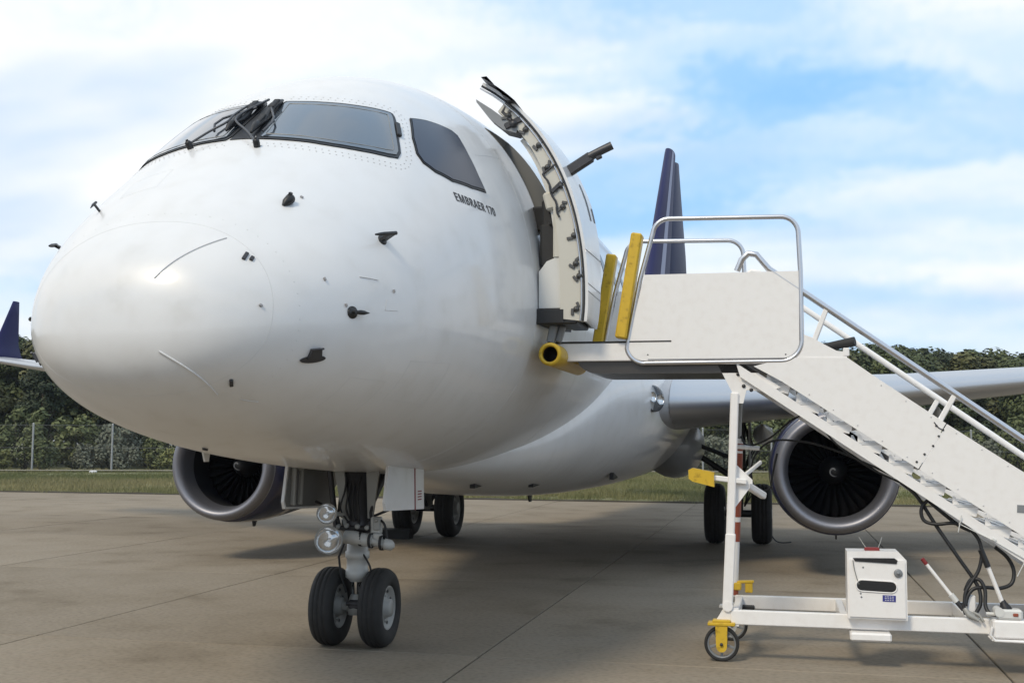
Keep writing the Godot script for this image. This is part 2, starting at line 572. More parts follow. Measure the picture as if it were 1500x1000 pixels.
func crown_mesh(seed_: int, height: float, rad: float, base: float, count: int, size: float, cols: Array) -> ArrayMesh:
	var rng := RandomNumberGenerator.new()
	rng.seed = seed_
	var mb := MB.new()
	var blobs := []
	var nb := 24
	for i in nb:
		var q := float(i) / nb
		var hh := lerpf(base, height, 0.12 + 0.80 * pow(q, 0.85))
		var rr := rad * sqrt(maxf(0.06, 1.0 - pow((hh - lerpf(base, height, 0.42)) / ((height - base) * 0.60), 2.0)))
		var an := rng.randf() * TAU
		var dd := rr * sqrt(rng.randf()) * 0.75
		blobs.append([Vector3(cos(an) * dd, hh, sin(an) * dd), rng.randf_range(0.2, 0.46) * rad * (1.0 - 0.35 * q), rng.randf()])
	for i in count:
		var bl: Array = blobs[rng.randi() % nb]
		var dir := Vector3(rng.randfn(), rng.randfn() * 0.8, rng.randfn()).normalized()
		var rr: float = bl[1] * (0.55 + 0.55 * pow(rng.randf(), 0.6))
		var c: Vector3 = bl[0] + dir * rr
		if c.y < base * 0.6: continue
		var n := (dir + Vector3(rng.randf() - 0.5, rng.randf() - 0.2, rng.randf() - 0.5) * 1.3).normalized()
		var k: float = clampf(bl[2] * 0.6 + rng.randf() * 0.4, 0, 1)
		var col: Color = cols[0].lerp(cols[1], k)
		mb.tint = col
		var t := PackedVector3Array()
		leaf(t, c, n, size * rng.randf_range(0.6, 1.3), rng)
		mb.raw(t)
	return mb.done()

func trunk_mesh(seed_: int, height: float) -> ArrayMesh:
	var rng := RandomNumberGenerator.new()
	rng.seed = seed_
	var mb := MB.new()
	var r := height * 0.017 + 0.03
	mb.tube([Vector3(0, -0.3, 0), Vector3(0.05, height * 0.3, 0.03), Vector3(-0.04, height * 0.6, 0.05), Vector3(0.0, height * 0.88, 0)], [r * 1.25, r, r * 0.7, r * 0.25], 7)
	for i in 7:
		var hh := height * rng.randf_range(0.28, 0.7)
		var an := rng.randf() * TAU
		var l := height * rng.randf_range(0.14, 0.24)
		var d := Vector3(cos(an), rng.randf_range(0.5, 1.0), sin(an)).normalized()
		mb.tube([Vector3(0, hh, 0), Vector3(0, hh, 0) + d * l * 0.5, Vector3(0, hh, 0) + (d + Vector3.UP * 0.3).normalized() * l], [r * 0.5, r * 0.35, r * 0.12], 5)
	return mb.done()

const COUNTING := ["first", "second", "third", "fourth", "fifth", "sixth", "seventh", "eighth", "ninth", "tenth", "eleventh", "twelfth", "thirteenth", "fourteenth", "fifteenth", "sixteenth", "seventeenth", "eighteenth", "nineteenth", "twentieth"]
var seen_so_far := {}
func ordered(what: String) -> String:
	# rows are planted from left to right, so the running number tells alike plants apart
	var k: int = seen_so_far.get(what, 0)
	seen_so_far[what] = k + 1
	var word := ""
	var num := k + 1
	if num <= 20: word = COUNTING[k]
	elif num % 10 == 0: word = ["", "", "", "thirtieth", "fortieth", "fiftieth", "sixtieth"][num / 10]
	else: word = "%s-%s" % [["", "", "twenty", "thirty", "forty", "fifty", "sixty"][num / 10], COUNTING[num % 10 - 1]]
	return "%s, %s such from the left" % [what, word]

func vegetation() -> void:
	var rng := RandomNumberGenerator.new()
	rng.seed = 12
	# tree kinds: dark broad ones, tall loose ones, pines; shrubs green and grey
	var kinds := []
	var defs := [
		[101, 9.0, 3.0, 1.6, Color(0.030, 0.042, 0.017), Color(0.072, 0.092, 0.034), "dark green broad tree"],
		[102, 9.6, 2.5, 2.0, Color(0.026, 0.038, 0.018), Color(0.050, 0.066, 0.028), "tall dark narrow tree"],
		[103, 8.4, 3.2, 1.2, Color(0.044, 0.060, 0.018), Color(0.105, 0.122, 0.040), "mid green spreading tree"],
		[104, 10.2, 2.8, 2.4, Color(0.022, 0.034, 0.017), Color(0.042, 0.058, 0.026), "blackish green high tree"],
		[105, 7.4, 2.6, 1.0, Color(0.052, 0.058, 0.020), Color(0.120, 0.118, 0.042), "olive green low tree"]]
	for d in defs:
		var cm := crown_mesh(d[0], d[1], d[2] * 1.12, d[3], 11500, 0.155, [d[4], d[5]])
		cm.surface_set_material(0, M.leaves)
		var tm := trunk_mesh(d[0] + 7, d[1])
		tm.surface_set_material(0, M.bark)
		kinds.append([cm, tm, d[6], d[1]])
	var n := 0
	for row in 3:
		var s := -46.0 + row * 1.7
		while s < 84.0:
			var k: Array = kinds[rng.randi() % kinds.size()]
			var off: float = [8.5, 15.5, 24.0][row] + rng.randf_range(-1.6, 1.6)
			var p := fence_at(s, off)
			var o := thing("tree", ordered("%s %s" % [k[2], ["in the front row behind the fence", "in the second row behind the fence", "in the rear row of the wood"][row]]), "tree", p + Vector3(0, land(p), 0), "trees of the wood behind the fence")
			var c := MeshInstance3D.new()
			c.mesh = k[0]; c.name = "crown"; o.add_child(c, true)
			var t := MeshInstance3D.new()
			t.mesh = k[1]; t.name = "trunk"; o.add_child(t, true)
			var sc: float = [rng.randf_range(5.4, 7.0), rng.randf_range(6.6, 8.2), rng.randf_range(8.2, 9.4)][row] / float(k[3])
			var wide := sc * rng.randf_range(1.0, 1.3)
			o.scale = Vector3(wide, sc, wide)
			o.rotation.y = rng.randf() * TAU
			s += rng.randf_range(2.7, 4.2) if row < 2 else rng.randf_range(1.7, 2.5)
			n += 1
	var sk := []
	var sd := [
		[201, 2.6, 1.35, 0.15, Color(0.075, 0.090, 0.032), Color(0.155, 0.170, 0.062), "mid green shrub"],
		[202, 2.2, 1.45, 0.10, Color(0.085, 0.095, 0.066), Color(0.165, 0.175, 0.125), "grey green shrub"],
		[203, 3.2, 1.5, 0.20, Color(0.058, 0.074, 0.026), Color(0.120, 0.138, 0.050), "dark green shrub"],
		[204, 1.7, 1.2, 0.05, Color(0.100, 0.112, 0.034), Color(0.190, 0.195, 0.062), "yellow green shrub"]]
	for d in sd:
		var cm := crown_mesh(d[0], d[1], d[2], d[3], 1700, 0.12, [d[4], d[5]])
		cm.surface_set_material(0, M.shrub_leaves)
		var st := MB.new()
		for i in 5:
			var an := i * 1.3
			st.tube([Vector3(0.06 * cos(an), -0.2, 0.06 * sin(an)), Vector3(0.35 * cos(an), d[1] * 0.4, 0.35 * sin(an)), Vector3(0.55 * cos(an), d[1] * 0.8, 0.55 * sin(an))], [0.035, 0.025, 0.01], 5)
		var sm := st.done()
		sm.surface_set_material(0, M.bark)
		sk.append([cm, sm, d[6]])
	for row in 3:
		var s := -44.0 + row * 0.8
		while s < 80.0:
			var k: Array = sk[[rng.randi() % 4, rng.randi() % 3, 2][row]]
			var off: float = [1.9, 4.2, 11.5][row] + rng.randf_range(-0.7, 0.7)
			var p := fence_at(s, off)
			var o := thing("shrub", ordered("%s %s" % [k[2], ["close behind the fence", "a few metres behind the fence", "between the trunks of the wood"][row]]), "shrub", p + Vector3(0, land(p), 0), "shrubs behind the fence")
			var c := MeshInstance3D.new()
			c.mesh = k[0]; c.name = "foliage"; o.add_child(c, true)
			var t := MeshInstance3D.new()
			t.mesh = k[1]; t.name = "stem"; o.add_child(t, true)
			var sc: float = rng.randf_range(0.75, 1.2) * [0.85, 1.05, 1.35][row]
			o.scale = Vector3(sc, sc * rng.randf_range(0.85, 1.15), sc)
			o.rotation.y = rng.randf() * TAU
			s += [rng.randf_range(1.5, 2.6), rng.randf_range(1.9, 3.0), rng.randf_range(2.6, 3.6)][row]
	# grass tufts over the strip between apron and fence
	var tf := MB.new()
	var tt := PackedVector3Array()
	for i in 26:
		var an := rng.randf() * TAU
		var b := Vector3(rng.randf_range(-0.22, 0.22), 0, rng.randf_range(-0.22, 0.22))
		var hh := rng.randf_range(0.06, 0.17)
		var sd_ := Vector3(cos(an), 0, sin(an)) * 0.010
		var tip := b + Vector3(rng.randf_range(-0.08, 0.08), hh, rng.randf_range(-0.08, 0.08))
		tt.append_array([b - sd_, tip, b + sd_])
	tf.raw(tt)
	var gm := tf.done()
	var gmat := mat("grass_blade", Color(1, 1, 1), 0.85)
	gmat.vertex_color_use_as_albedo = true
	gmat.cull_mode = BaseMaterial3D.CULL_DISABLED
	gm.surface_set_material(0, gmat)
	var mm := MultiMesh.new()
	mm.transform_format = MultiMesh.TRANSFORM_3D
	mm.use_colors = true
	mm.mesh = gm
	var cnt := 26000
	mm.instance_count = cnt
	var pn := FastNoiseLite.new()
	pn.seed = 8
	pn.frequency = 0.07
	for i in cnt:
		var x := rng.randf_range(-46.0, 34.0)
		var zf := FENCE_A.z + (x - FENCE_A.x) * (-0.346 / 0.938)
		var z := lerpf(EDGE_Z - 0.1, zf - 1.0, pow(rng.randf(), 0.9))
		var b := Basis(Vector3.UP, rng.randf() * TAU).scaled(Vector3.ONE * rng.randf_range(0.7, 1.4))
		mm.set_instance_transform(i, Transform3D(b, Vector3(x, -0.06, z)))
		var q := clampf(pn.get_noise_2d(x, z) * 1.1 + 0.45 + rng.randf_range(-0.2, 0.2), 0, 1)
		mm.set_instance_color(i, Color(0.105, 0.12, 0.042).lerp(Color(0.23, 0.205, 0.10), q))
	var gi := MultiMeshInstance3D.new()
	gi.multimesh = mm
	gi.name = "grass"
	add_child(gi)
	gi.set_meta("kind", "stuff")
	gi.set_meta("label", "short patchy grass between the apron and the fence")
	gi.set_meta("category", "grass")
	# the small white box lying in the grass
	var wb := thing("marker_block", "small white block lying in the grass near the fence", "marker", Vector3(-29.2, -0.05, -42.8))
	var b2 := MB.new()
	b2.box(wb.position + Vector3(0, 0.09, 0), Vector3(0.36, 0.17, 0.22), Basis(Vector3.UP, 0.5), 0.03)
	part(b2, "block", M.print_white, wb)
	var b3 := MB.new()
	b3.box(wb.position + Vector3(0.02, 0.185, 0), Vector3(0.26, 0.02, 0.14), Basis(Vector3.UP, 0.5), 0.006)
	part(b3, "cap", M.inner_white, wb)

# ---------------------------------------------------------------- airliner: hull surface
const NOSE_Z := 3.525
const NOSE_Y := 2.169
const UMAX := 2.569
var hull_top := PackedFloat32Array()
var hull_bot := PackedFloat32Array()
var hull_wid := PackedFloat32Array()
const HN := 512

func hull_tables() -> void:
	var kt := [0.0, 0.06, 0.2, 0.5, 0.9, 1.4, 2.0, 2.7, 3.5, 4.4, 5.4, 6.6]
	hull_top = smooth_profile(kt, [NOSE_Y, 2.496, 2.663, 2.918, 3.202, 3.528, 4.014, 4.339, 4.511, 4.585, 4.611, 4.613], NOSE_Y)
	hull_bot = smooth_profile(kt, [NOSE_Y, 1.941, 1.843, 1.70, 1.603, 1.518, 1.452, 1.40, 1.355, 1.313, 1.279, 1.273], NOSE_Y)
	hull_wid = smooth_profile(kt, [0.0, 0.435, 0.646, 0.87, 1.091, 1.24, 1.34, 1.43, 1.505, 1.558, 1.572, 1.572], 0.0)

func smooth_profile(kt: Array, y: Array, y0: float) -> PackedFloat32Array:
	var n := kt.size()
	var x := []
	for k in kt: x.append(sqrt(k))
	var h := []
	var d := []
	for i in n - 1:
		h.append(x[i + 1] - x[i]); d.append((y[i + 1] - y[i]) / h[i])
	var m := []
	for i in n: m.append(0.0)
	for i in range(1, n - 1):
		if d[i - 1] * d[i] > 0.0:
			var w1: float = 2 * h[i] + h[i - 1]
			var w2: float = h[i] + 2 * h[i - 1]
			m[i] = (w1 + w2) / (w1 / d[i - 1] + w2 / d[i])
	m[0] = 1.5 * d[0] - 0.5 * m[1]
	var f := PackedFloat32Array()
	for j in HN + 1:
		var u := UMAX * j / HN
		var i := 0
		while i < n - 2 and x[i + 1] < u: i += 1
		var t: float = clampf((u - x[i]) / h[i], 0.0, 1.0)
		f.append((2 * t * t * t - 3 * t * t + 1) * y[i] + (t * t * t - 2 * t * t + t) * h[i] * m[i] + (-2 * t * t * t + 3 * t * t) * y[i + 1] + (t * t * t - t * t) * h[i] * m[i + 1])
	# even out the curvature so that reflections run smoothly
	for pass_ in 3:
		var g := PackedFloat32Array()
		for j in HN + 1:
			var s := 0.0
			for k in range(-22, 23):
				var q := j + k
				var v: float
				if q < 0: v = 2.0 * y0 - f[-q]
				elif q > HN: v = f[HN]
				else: v = f[q]
				s += v
			g.append(s / 45.0)
		f = g
	return f

func prof(tab: PackedFloat32Array, t: float) -> float:
	var u := clampf(sqrt(maxf(t, 0.0)) / UMAX * HN, 0.0, HN)
	var i := mini(int(u), HN - 1)
	return lerpf(tab[i], tab[i + 1], u - i)

func hull_dims(t: float) -> Vector4:
	# top, bottom, half width, height of the widest line
	var a := prof(hull_top, t)
	var b := prof(hull_bot, t)
	var w := prof(hull_wid, t)
	if t > 18.5:
		var q := clampf((t - 18.5) / 11.2, 0.0, 1.0)
		var e := q * q * (1.6 - 0.6 * q)
		a = lerpf(a, 4.42, q * q)
		b = lerpf(b, 3.85, e)
		w = lerpf(w, 0.20, e)
	var yw := NOSE_Y + (2.75 - NOSE_Y) * pow(clampf(t / 5.0, 0.0, 1.0), 0.8)
	yw = minf(maxf(yw, b + 0.3 * (a - b)), b + 0.62 * (a - b))
	return Vector4(a, b, w, yw)

func hull(t: float, th: float) -> Vector3:
	# t metres behind the nose tip, th from the top, positive to port
	var d := hull_dims(t)
	var s := sin(th)
	var c := cos(th)
	var e := 2.0 / (2.15 if c >= 0 else 2.1)
	var x := d.z * signf(s) * pow(absf(s), e)
	var cc := signf(c) * pow(absf(c), e)
	var y := d.w + ((d.x - d.w) if cc >= 0 else (d.w - d.y)) * cc
	return Vector3(x, y, NOSE_Z - t)

func hull_n(t: float, th: float) -> Vector3:
	var e := 0.012
	var a := hull(t + e, th) - hull(maxf(t - e, 0.001), th)
	var b := hull(t, th + e) - hull(t, th - e)
	var n := a.cross(b).normalized()
	var c := Vector3(0, 2.6, NOSE_Z - t - 1.0)
	if n.dot(hull(t, th) - c) < 0: n = -n
	return n

func hull_out(t: float, th: float, off: float) -> Vector3:
	return hull(t, th) + hull_n(t, th) * off

func hull_find(y: float, z: float, side := 1.0) -> float:
	# the angle at which the section at z reaches height y
	var lo := 0.0
	var hi := PI
	for i in 40:
		var mid := (lo + hi) * 0.5
		if hull(NOSE_Z - z, mid).y > y: lo = mid
		else: hi = mid
	return lo * side

func surf_patch(poly_deg: Array, off: float, thick := 0.0) -> ArrayMesh:
	# a skin that follows the hull over a polygon of (t, degrees), lifted by off
	var poly := PackedVector2Array()
	for p in poly_deg:
		poly.append(Vector2(p.x, deg_to_rad(p.y)))
	return surf_patch_rad(poly, off, thick)

func surf_patch_rad(poly: PackedVector2Array, off: float, thick := 0.0) -> ArrayMesh:
	var lo := Vector2(1e9, 1e9)
	var hi := Vector2(-1e9, -1e9)
	for p in poly:
		lo = lo.min(p); hi = hi.max(p)
	var nx := clampi(int((hi.x - lo.x) / 0.035), 2, 40)
	var ny := clampi(int((hi.y - lo.y) / 0.03), 2, 40)
	var v := PackedVector3Array()
	var nr := PackedVector3Array()
	var st := Vector2((hi.x - lo.x) / nx, (hi.y - lo.y) / ny)
	var add := func(p: Vector2) -> void:
		v.append(hull_out(p.x, p.y, off)); nr.append(hull_n(p.x, p.y))
	for i in nx:
		for j in ny:
			var o := lo + Vector2(i, j) * st
			var cell := PackedVector2Array([o, o + Vector2(st.x, 0), o + st, o + Vector2(0, st.y)])
			for piece in Geometry2D.intersect_polygons(cell, poly):
				for k in range(1, piece.size() - 1):
					var tri_ := [piece[0], piece[k], piece[k + 1]]
					var a := hull(tri_[0].x, tri_[0].y)
					var n := (hull(tri_[1].x, tri_[1].y) - a).cross(hull(tri_[2].x, tri_[2].y) - a)
					if n.dot(hull_n(tri_[0].x, tri_[0].y)) > 0: tri_ = [tri_[0], tri_[2], tri_[1]]
					for q in tri_: add.call(q)
	if thick > 0.0:
		var m := poly.size()
		for i in m:
			var a := poly[i]
			var b := poly[(i + 1) % m]
			var steps := maxi(1, int(a.distance_to(b) / 0.05))
			for s in steps:
				var p := a.lerp(b, float(s) / steps)
				var q := a.lerp(b, float(s + 1) / steps)
				var p0 := hull_out(p.x, p.y, off)
				var q0 := hull_out(q.x, q.y, off)
				var p1 := hull_out(p.x, p.y, off - thick)
				var q1 := hull_out(q.x, q.y, off - thick)
				var nn := (q0 - p0).cross(p1 - p0).normalized()
				for w in [p0, q0, q1, p0, q1, p1]:
					v.append(w); nr.append(nn)
	var arr := []
	arr.resize(Mesh.ARRAY_MAX)
	arr[Mesh.ARRAY_VERTEX] = v
	arr[Mesh.ARRAY_NORMAL] = nr
	var am := ArrayMesh.new()
	am.add_surface_from_arrays(Mesh.PRIMITIVE_TRIANGLES, arr)
	return am

func smooth_poly(p: PackedVector2Array, times: int) -> PackedVector2Array:
	# corner cutting that rounds corners a little
	for k in times:
		var q := PackedVector2Array()
		for i in p.size():
			var a := p[i]
			var b := p[(i + 1) % p.size()]
			q.append(a.lerp(b, 0.2)); q.append(a.lerp(b, 0.8))
		p = q
	return p

func hull_line(pts: Array, off: float, r: float, mb: MB) -> void:
	# a thin bead lying on the hull along (t, degrees) points
	var path := []
	for i in pts.size() - 1:
		for k in 8:
			var p: Vector2 = pts[i].lerp(pts[i + 1], k / 8.0)
			path.append(hull_out(p.x, deg_to_rad(p.y), off))
	path.append(hull_out(pts[-1].x, deg_to_rad(pts[-1].y), off))
	mb.tube(path, r, 5)

var plane: Node3D
const DOOR_T0 := 3.74
const DOOR_T1 := 4.50

func airliner() -> void:
	hull_tables()
	plane = thing("passenger_jet", "white twin engine passenger jet parked nose on with its front door open", "airplane", Vector3.ZERO)
	# ---- fuselage: one skin, open where the front door was
	var ts := []
	for i in 110: ts.append(pow(i / 109.0, 2.0) * 3.68)
	ts.append(DOOR_T0)
	for i in 4: ts.append(lerpf(DOOR_T0, DOOR_T1, (i + 1) / 4.0))
	for i in 15: ts.append(4.70 + i * 0.2)
	for i in 46: ts.append(7.6 + i * (29.65 - 7.6) / 45.0)
	var a0 := deg_to_rad(38.0)
	var a1 := deg_to_rad(96.0)
	var ths := []
	for i in 14: ths.append(a0 * i / 14.0)
	for i in 23: ths.append(lerpf(a0, a1, i / 23.0))
	for i in 30: ths.append(lerpf(a1, PI, i / 30.0))
	for i in 72: ths.append(PI + PI * i / 72.0)
	var fb := PackedVector3Array()
	var m := ths.size()
	for i in ts.size() - 1:
		var in_t: bool = ts[i] >= DOOR_T0 - 1e-4 and ts[i + 1] <= DOOR_T1 + 1e-4
		for k in m:
			var h0: float = ths[k]
			var h1: float = ths[(k + 1) % m] if k < m - 1 else TAU
			if in_t and h0 >= a0 - 1e-4 and h1 <= a1 + 1e-4: continue
			var p0 := hull(ts[i], h0)
			var p1 := hull(ts[i], fmod(h1, TAU))
			var q0 := hull(ts[i + 1], h0)
			var q1 := hull(ts[i + 1], fmod(h1, TAU))
			fb.append_array([p0, p1, q1, p0, q1, q0])
	var mb := MB.new()
	mb.emit(fb, true)
	var tail_cap := MB.new()
	var fus := part(mb, "fuselage", M.paint_white, plane)
	tail_cap.lathe([Vector2(0.24, 0), Vector2(0.2, 0.12), Vector2(0.12, 0.2), Vector2(0.11, 0.1), Vector2(0.0, 0.08)], hull(29.6, 0.0) * Vector3(0, 0, 1) + Vector3(0, 4.13, 0), Vector3.BACK * -1.0, 20)
	part(tail_cap, "tail_exhaust", M.dark_metal, plane)
	# door surround, colour darkened for the doorway shade, and dark cabin behind the opening
	var fr := MB.new()
	var loop := []
	for i in 5: loop.append(Vector2(lerpf(DOOR_T0, DOOR_T1, i / 4.0), a0))
	for i in range(1, 24): loop.append(Vector2(DOOR_T1, lerpf(a0, a1, i / 23.0)))
	for i in range(1, 5): loop.append(Vector2(lerpf(DOOR_T1, DOOR_T0, i / 4.0), a1))
	for i in range(1, 23): loop.append(Vector2(DOOR_T0, lerpf(a1, a0, i / 23.0)))
	var ra := PackedVector3Array()
	var rb := PackedVector3Array()
	for q in loop:
		var p := hull(q.x, q.y)
		ra.append(p + hull_n(q.x, q.y) * 0.004)
		rb.append(p - hull_n(q.x, q.y) * 0.16)
	fr.loft([ra, rb], true)
	part(fr, "door_frame", M.door_inside, plane)
	var cb := MB.new()
	cb.box(Vector3(0.0, 2.44, -0.9), Vector3(2.7, 0.06, 3.4))
	part(cb, "cabin_floor", M.dark_metal, plane)
	var gw := MB.new()
	gw.box(Vector3(-0.2, 3.2, -0.6), Vector3(0.05, 1.45, 1.3))
	gw.box(Vector3(0.44, 3.2, 0.0), Vector3(1.20, 1.45, 0.05))
	gw.box(Vector3(0.46, 3.2, -1.2), Vector3(1.30, 1.45, 0.05))
	part(gw, "galley_wall", M.door_inside, plane)
	# ---- cockpit glass
	var wind := [Vector2(1.312, 3.2), Vector2(1.57, 2.3), Vector2(1.832, 1.4), Vector2(1.835, 6.5), Vector2(1.868, 14), Vector2(1.945, 22), Vector2(2.05, 28.8), Vector2(2.085, 31.2), Vector2(2.05, 33.2), Vector2(1.90, 37.6), Vector2(1.70, 44.6), Vector2(1.60, 41), Vector2(1.465, 33), Vector2(1.378, 25), Vector2(1.328, 15), Vector2(1.312, 8)]
	var sidew := [Vector2(2.19, 35.6), Vector2(2.35, 38.2), Vector2(2.51, 41.3), Vector2(2.62, 43.6), Vector2(2.652, 45.4), Vector2(2.60, 52), Vector2(2.575, 58.5), Vector2(2.585, 63.0), Vector2(2.35, 61.2), Vector2(2.10, 58), Vector2(1.94, 53.5), Vector2(1.875, 49.5), Vector2(1.885, 46.0), Vector2(1.99, 41.3)]
	for s in [1.0, -1.0]:
		for kind in 2:
			var src: Array = wind if kind == 0 else sidew
			var poly := PackedVector2Array()
			for p in src: poly.append(Vector2(p.x, deg_to_rad(p.y) * s))
			if s < 0: poly.reverse()
			if kind == 0: poly = smooth_poly(poly, 1)
			# even scale for the offset: one metre of t against one metre of girth
			var girth := 1.15
			var q := PackedVector2Array()
			for p in poly: q.append(Vector2(p.x, p.y * girth))
			var inner: PackedVector2Array = Geometry2D.offset_polygon(q, -0.022 if kind == 0 else -0.012)[0]
			var edge: PackedVector2Array = Geometry2D.offset_polygon(q, 0.016)[0]
			var ri := PackedVector2Array()
			for p in inner: ri.append(Vector2(p.x, p.y / girth))
			var ro := PackedVector2Array()
			for p in edge: ro.append(Vector2(p.x, p.y / girth))
			var seal := part(surf_patch_rad(poly, 0.007, 0.012), "windshield_seal" if kind == 0 else "side_window_seal", M.seal, plane)
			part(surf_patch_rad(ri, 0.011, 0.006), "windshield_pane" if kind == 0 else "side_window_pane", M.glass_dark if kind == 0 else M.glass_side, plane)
			# pale heater border inside the pane
			if kind == 0:
				var hbp := []
				var ins: PackedVector2Array = Geometry2D.offset_polygon(q, -0.055)[0]
				for i in ins.size() + 1:
					var p := ins[i % ins.size()]
					hbp.append(hull_out(p.x, p.y / girth, 0.0112))
				var hbm := MB.new()
				hbm.tube(hbp, 0.0035, 5, false)
				part(hbm, "heater_border", M.post_grey, seal)
			# rivets round the frame
			var rv := MB.new()
			for ring in ([0.05, 0.085] if kind == 0 else [0.05]):
				var out: PackedVector2Array = Geometry2D.offset_polygon(q, ring, Geometry2D.JOIN_ROUND)[0]
				var acc := 0.0
				for i in out.size():
					var a := out[i]
					var b := out[(i + 1) % out.size()]
					var l := a.distance_to(b)
					while acc < l:
						var p := a.lerp(b, acc / l)
						if absf(p.y) > 0.05:
							var c := hull_out(p.x, p.y / girth, 0.0012)
							var n := hull_n(p.x, p.y / girth)
							rv.lathe([Vector2(0.0052, -0.001), Vector2(0.004, 0.001), Vector2(0.0, 0.0014)], c, n, 5)
						acc += 0.042
					acc -= l
			if kind == 0: part(rv, "rivet_row", M.rivet, seal).set_meta("kind", "stuff")
	# hinge cover at the outer edge of the port windshield
	var hb := MB.new()
	hb.bar(hull_out(1.985, deg_to_rad(35.2), 0.014), hull_out(1.875, deg_to_rad(38.7), 0.014), 0.035, 0.02, hull_n(1.95, deg_to_rad(38.0)), 0.004)
	part(hb, "windshield_clip", M.seal, plane)
	# ---- wipers parked along the centre post
	var wp := [
		[[Vector2(1.212, 6.5), Vector2(1.34, 1.2), Vector2(1.481, -4.0), Vector2(1.593, -3.6), Vector2(1.70, -1.6), Vector2(1.78, -0.6)], [Vector2(1.345, 2.2), Vector2(1.82, 1.9)]],
		[[Vector2(1.30, -14.8), Vector2(1.40, -10.0), Vector2(1.465, -6.2), Vector2(1.56, -6.0), Vector2(1.65, -5.4), Vector2(1.75, -4.2)], [Vector2(1.40, -5.4), Vector2(1.80, -2.6)]]]
	for k in 2:
		var pp: Array = wp[k][0]
		var path := []
		for i in pp.size():
			path.append(hull_out(pp[i].x, deg_to_rad(pp[i].y), [0.030, 0.045, 0.058, 0.058, 0.052, 0.045][i]))
		var wb := MB.new()
		wb.tube(smooth_path(path, 4), 0.008 if k == 0 else 0.0075, 8)
		var arm := part(wb, "wiper_arm", M.wiper_grey, plane)
		var hub := MB.new()
		hub.lathe([Vector2(0.021, -0.04), Vector2(0.021, 0.012), Vector2(0.014, 0.022), Vector2(0.0, 0.024)], path[0], hull_n(pp[0].x, deg_to_rad(pp[0].y)), 14)
		hub.lathe([Vector2(0.009, 0.022), Vector2(0.009, 0.032), Vector2(0.0, 0.033)], path[0], hull_n(pp[0].x, deg_to_rad(pp[0].y)), 6)
		part(hub, "pivot", M.black, arm)
		var ba: Vector2 = wp[k][1][0]
		var bb: Vector2 = wp[k][1][1]
		var bl := MB.new()
		var bp := []
		for i in 13:
			var q: Vector2 = ba.lerp(bb, i / 12.0)
			bp.append(hull_out(q.x, deg_to_rad(q.y), 0.030 + 0.012 * sin(i * 0.9)))
		bl.tube(bp, [0.008, 0.02, 0.026, 0.024, 0.02, 0.024, 0.027, 0.024, 0.02, 0.024, 0.024, 0.018, 0.008], 8)
		part(bl, "blade", M.black, arm)
		# the claw that carries the blade, and a thin parallel rod
		for q in [0.28, 0.72]:
			var br := MB.new()
			var c: Vector2 = ba.lerp(bb, q)
			var c0 := hull_out(c.x - 0.04, deg_to_rad(c.y), 0.050)
			var c1 := hull_out(c.x + 0.06, deg_to_rad(c.y), 0.052)
			br.bar(c0, c1, 0.04, 0.018, hull_n(c.x, deg_to_rad(c.y)), 0.004)
			part(br, "blade_claw", M.black_soft, arm)
		var rod := MB.new()
		var off := 1.6 if k == 0 else -2.2
		rod.tube([hull_out(ba.x + 0.02, deg_to_rad(ba.y + off * 1.8), 0.03), hull_out(ba.x + 0.10, deg_to_rad(ba.y + off * 2.4), 0.045), hull_out(ba.x + 0.17, deg_to_rad(ba.y + off * 1.9), 0.045), hull_out(bb.x - 0.14, deg_to_rad(bb.y - off * 0.4), 0.05)], 0.008, 6)
		part(rod, "link_rod", M.wiper_grey, arm)
	# dark centre post filler between the two windshields
	part(surf_patch([Vector2(1.315, -3.0), Vector2(1.315, 3.0), Vector2(1.83, 1.2), Vector2(1.83, -1.2)], 0.0045, 0.008), "centre_post", M.seal, plane)
	# ---- radome seam, lightning strips and panel lines
	var sm := MB.new()
	var ring := []
	for i in 49:
		var an := -180.0 + i * 7.5
		var tt := 0.27 + 0.06 * cos(deg_to_rad(an))
		ring.append(Vector2(tt, an))
	hull_line(ring, -0.0004, 0.0012, sm)
	part(sm, "radome_seam", M.faint_seam, plane)
	for d in [[Vector2(0.048, 21.5), Vector2(0.300, 33.5)], [Vector2(0.028, 138.5), Vector2(0.307, 149.5)]]:
		var b := MB.new()
		var pts := []
		var mid: Vector2 = (d[0] + d[1]) * 0.5
		for i in 7: pts.append((d[0] as Vector2).lerp(d[1], i / 6.0))
		hull_line(pts, 0.001, 0.006, b)
		part(b, "lightning_strip", M.paint_white, plane)
	var pl := MB.new()
	hull_line([Vector2(0.778, 76.0), Vector2(0.908, 78.5)], 0.0, 0.004, pl)
	hull_line([Vector2(0.958, 85.5), Vector2(0.94, 88.8), Vector2(1.05, 89.2)], 0.0, 0.0022, pl)
	hull_line([Vector2(0.41, 146.0), Vector2(0.50, 143.5)], 0.0, 0.003, pl)
	# frame joint ahead of the door and a few skin laps further aft
	for tt in [3.30, 5.2, 8.4, 11.2]:
		var pts := []
		for i in 41: pts.append(Vector2(tt, -165.0 + i * 8.25))
		hull_line(pts, -0.0006, 0.0018, pl)
	for an in [118.0, -118.0, 52.0]:
		var pts := []
		for i in 12: pts.append(Vector2(lerpf(2.75, 3.30, i / 11.0), an))
		hull_line(pts, -0.0006, 0.0016, pl)
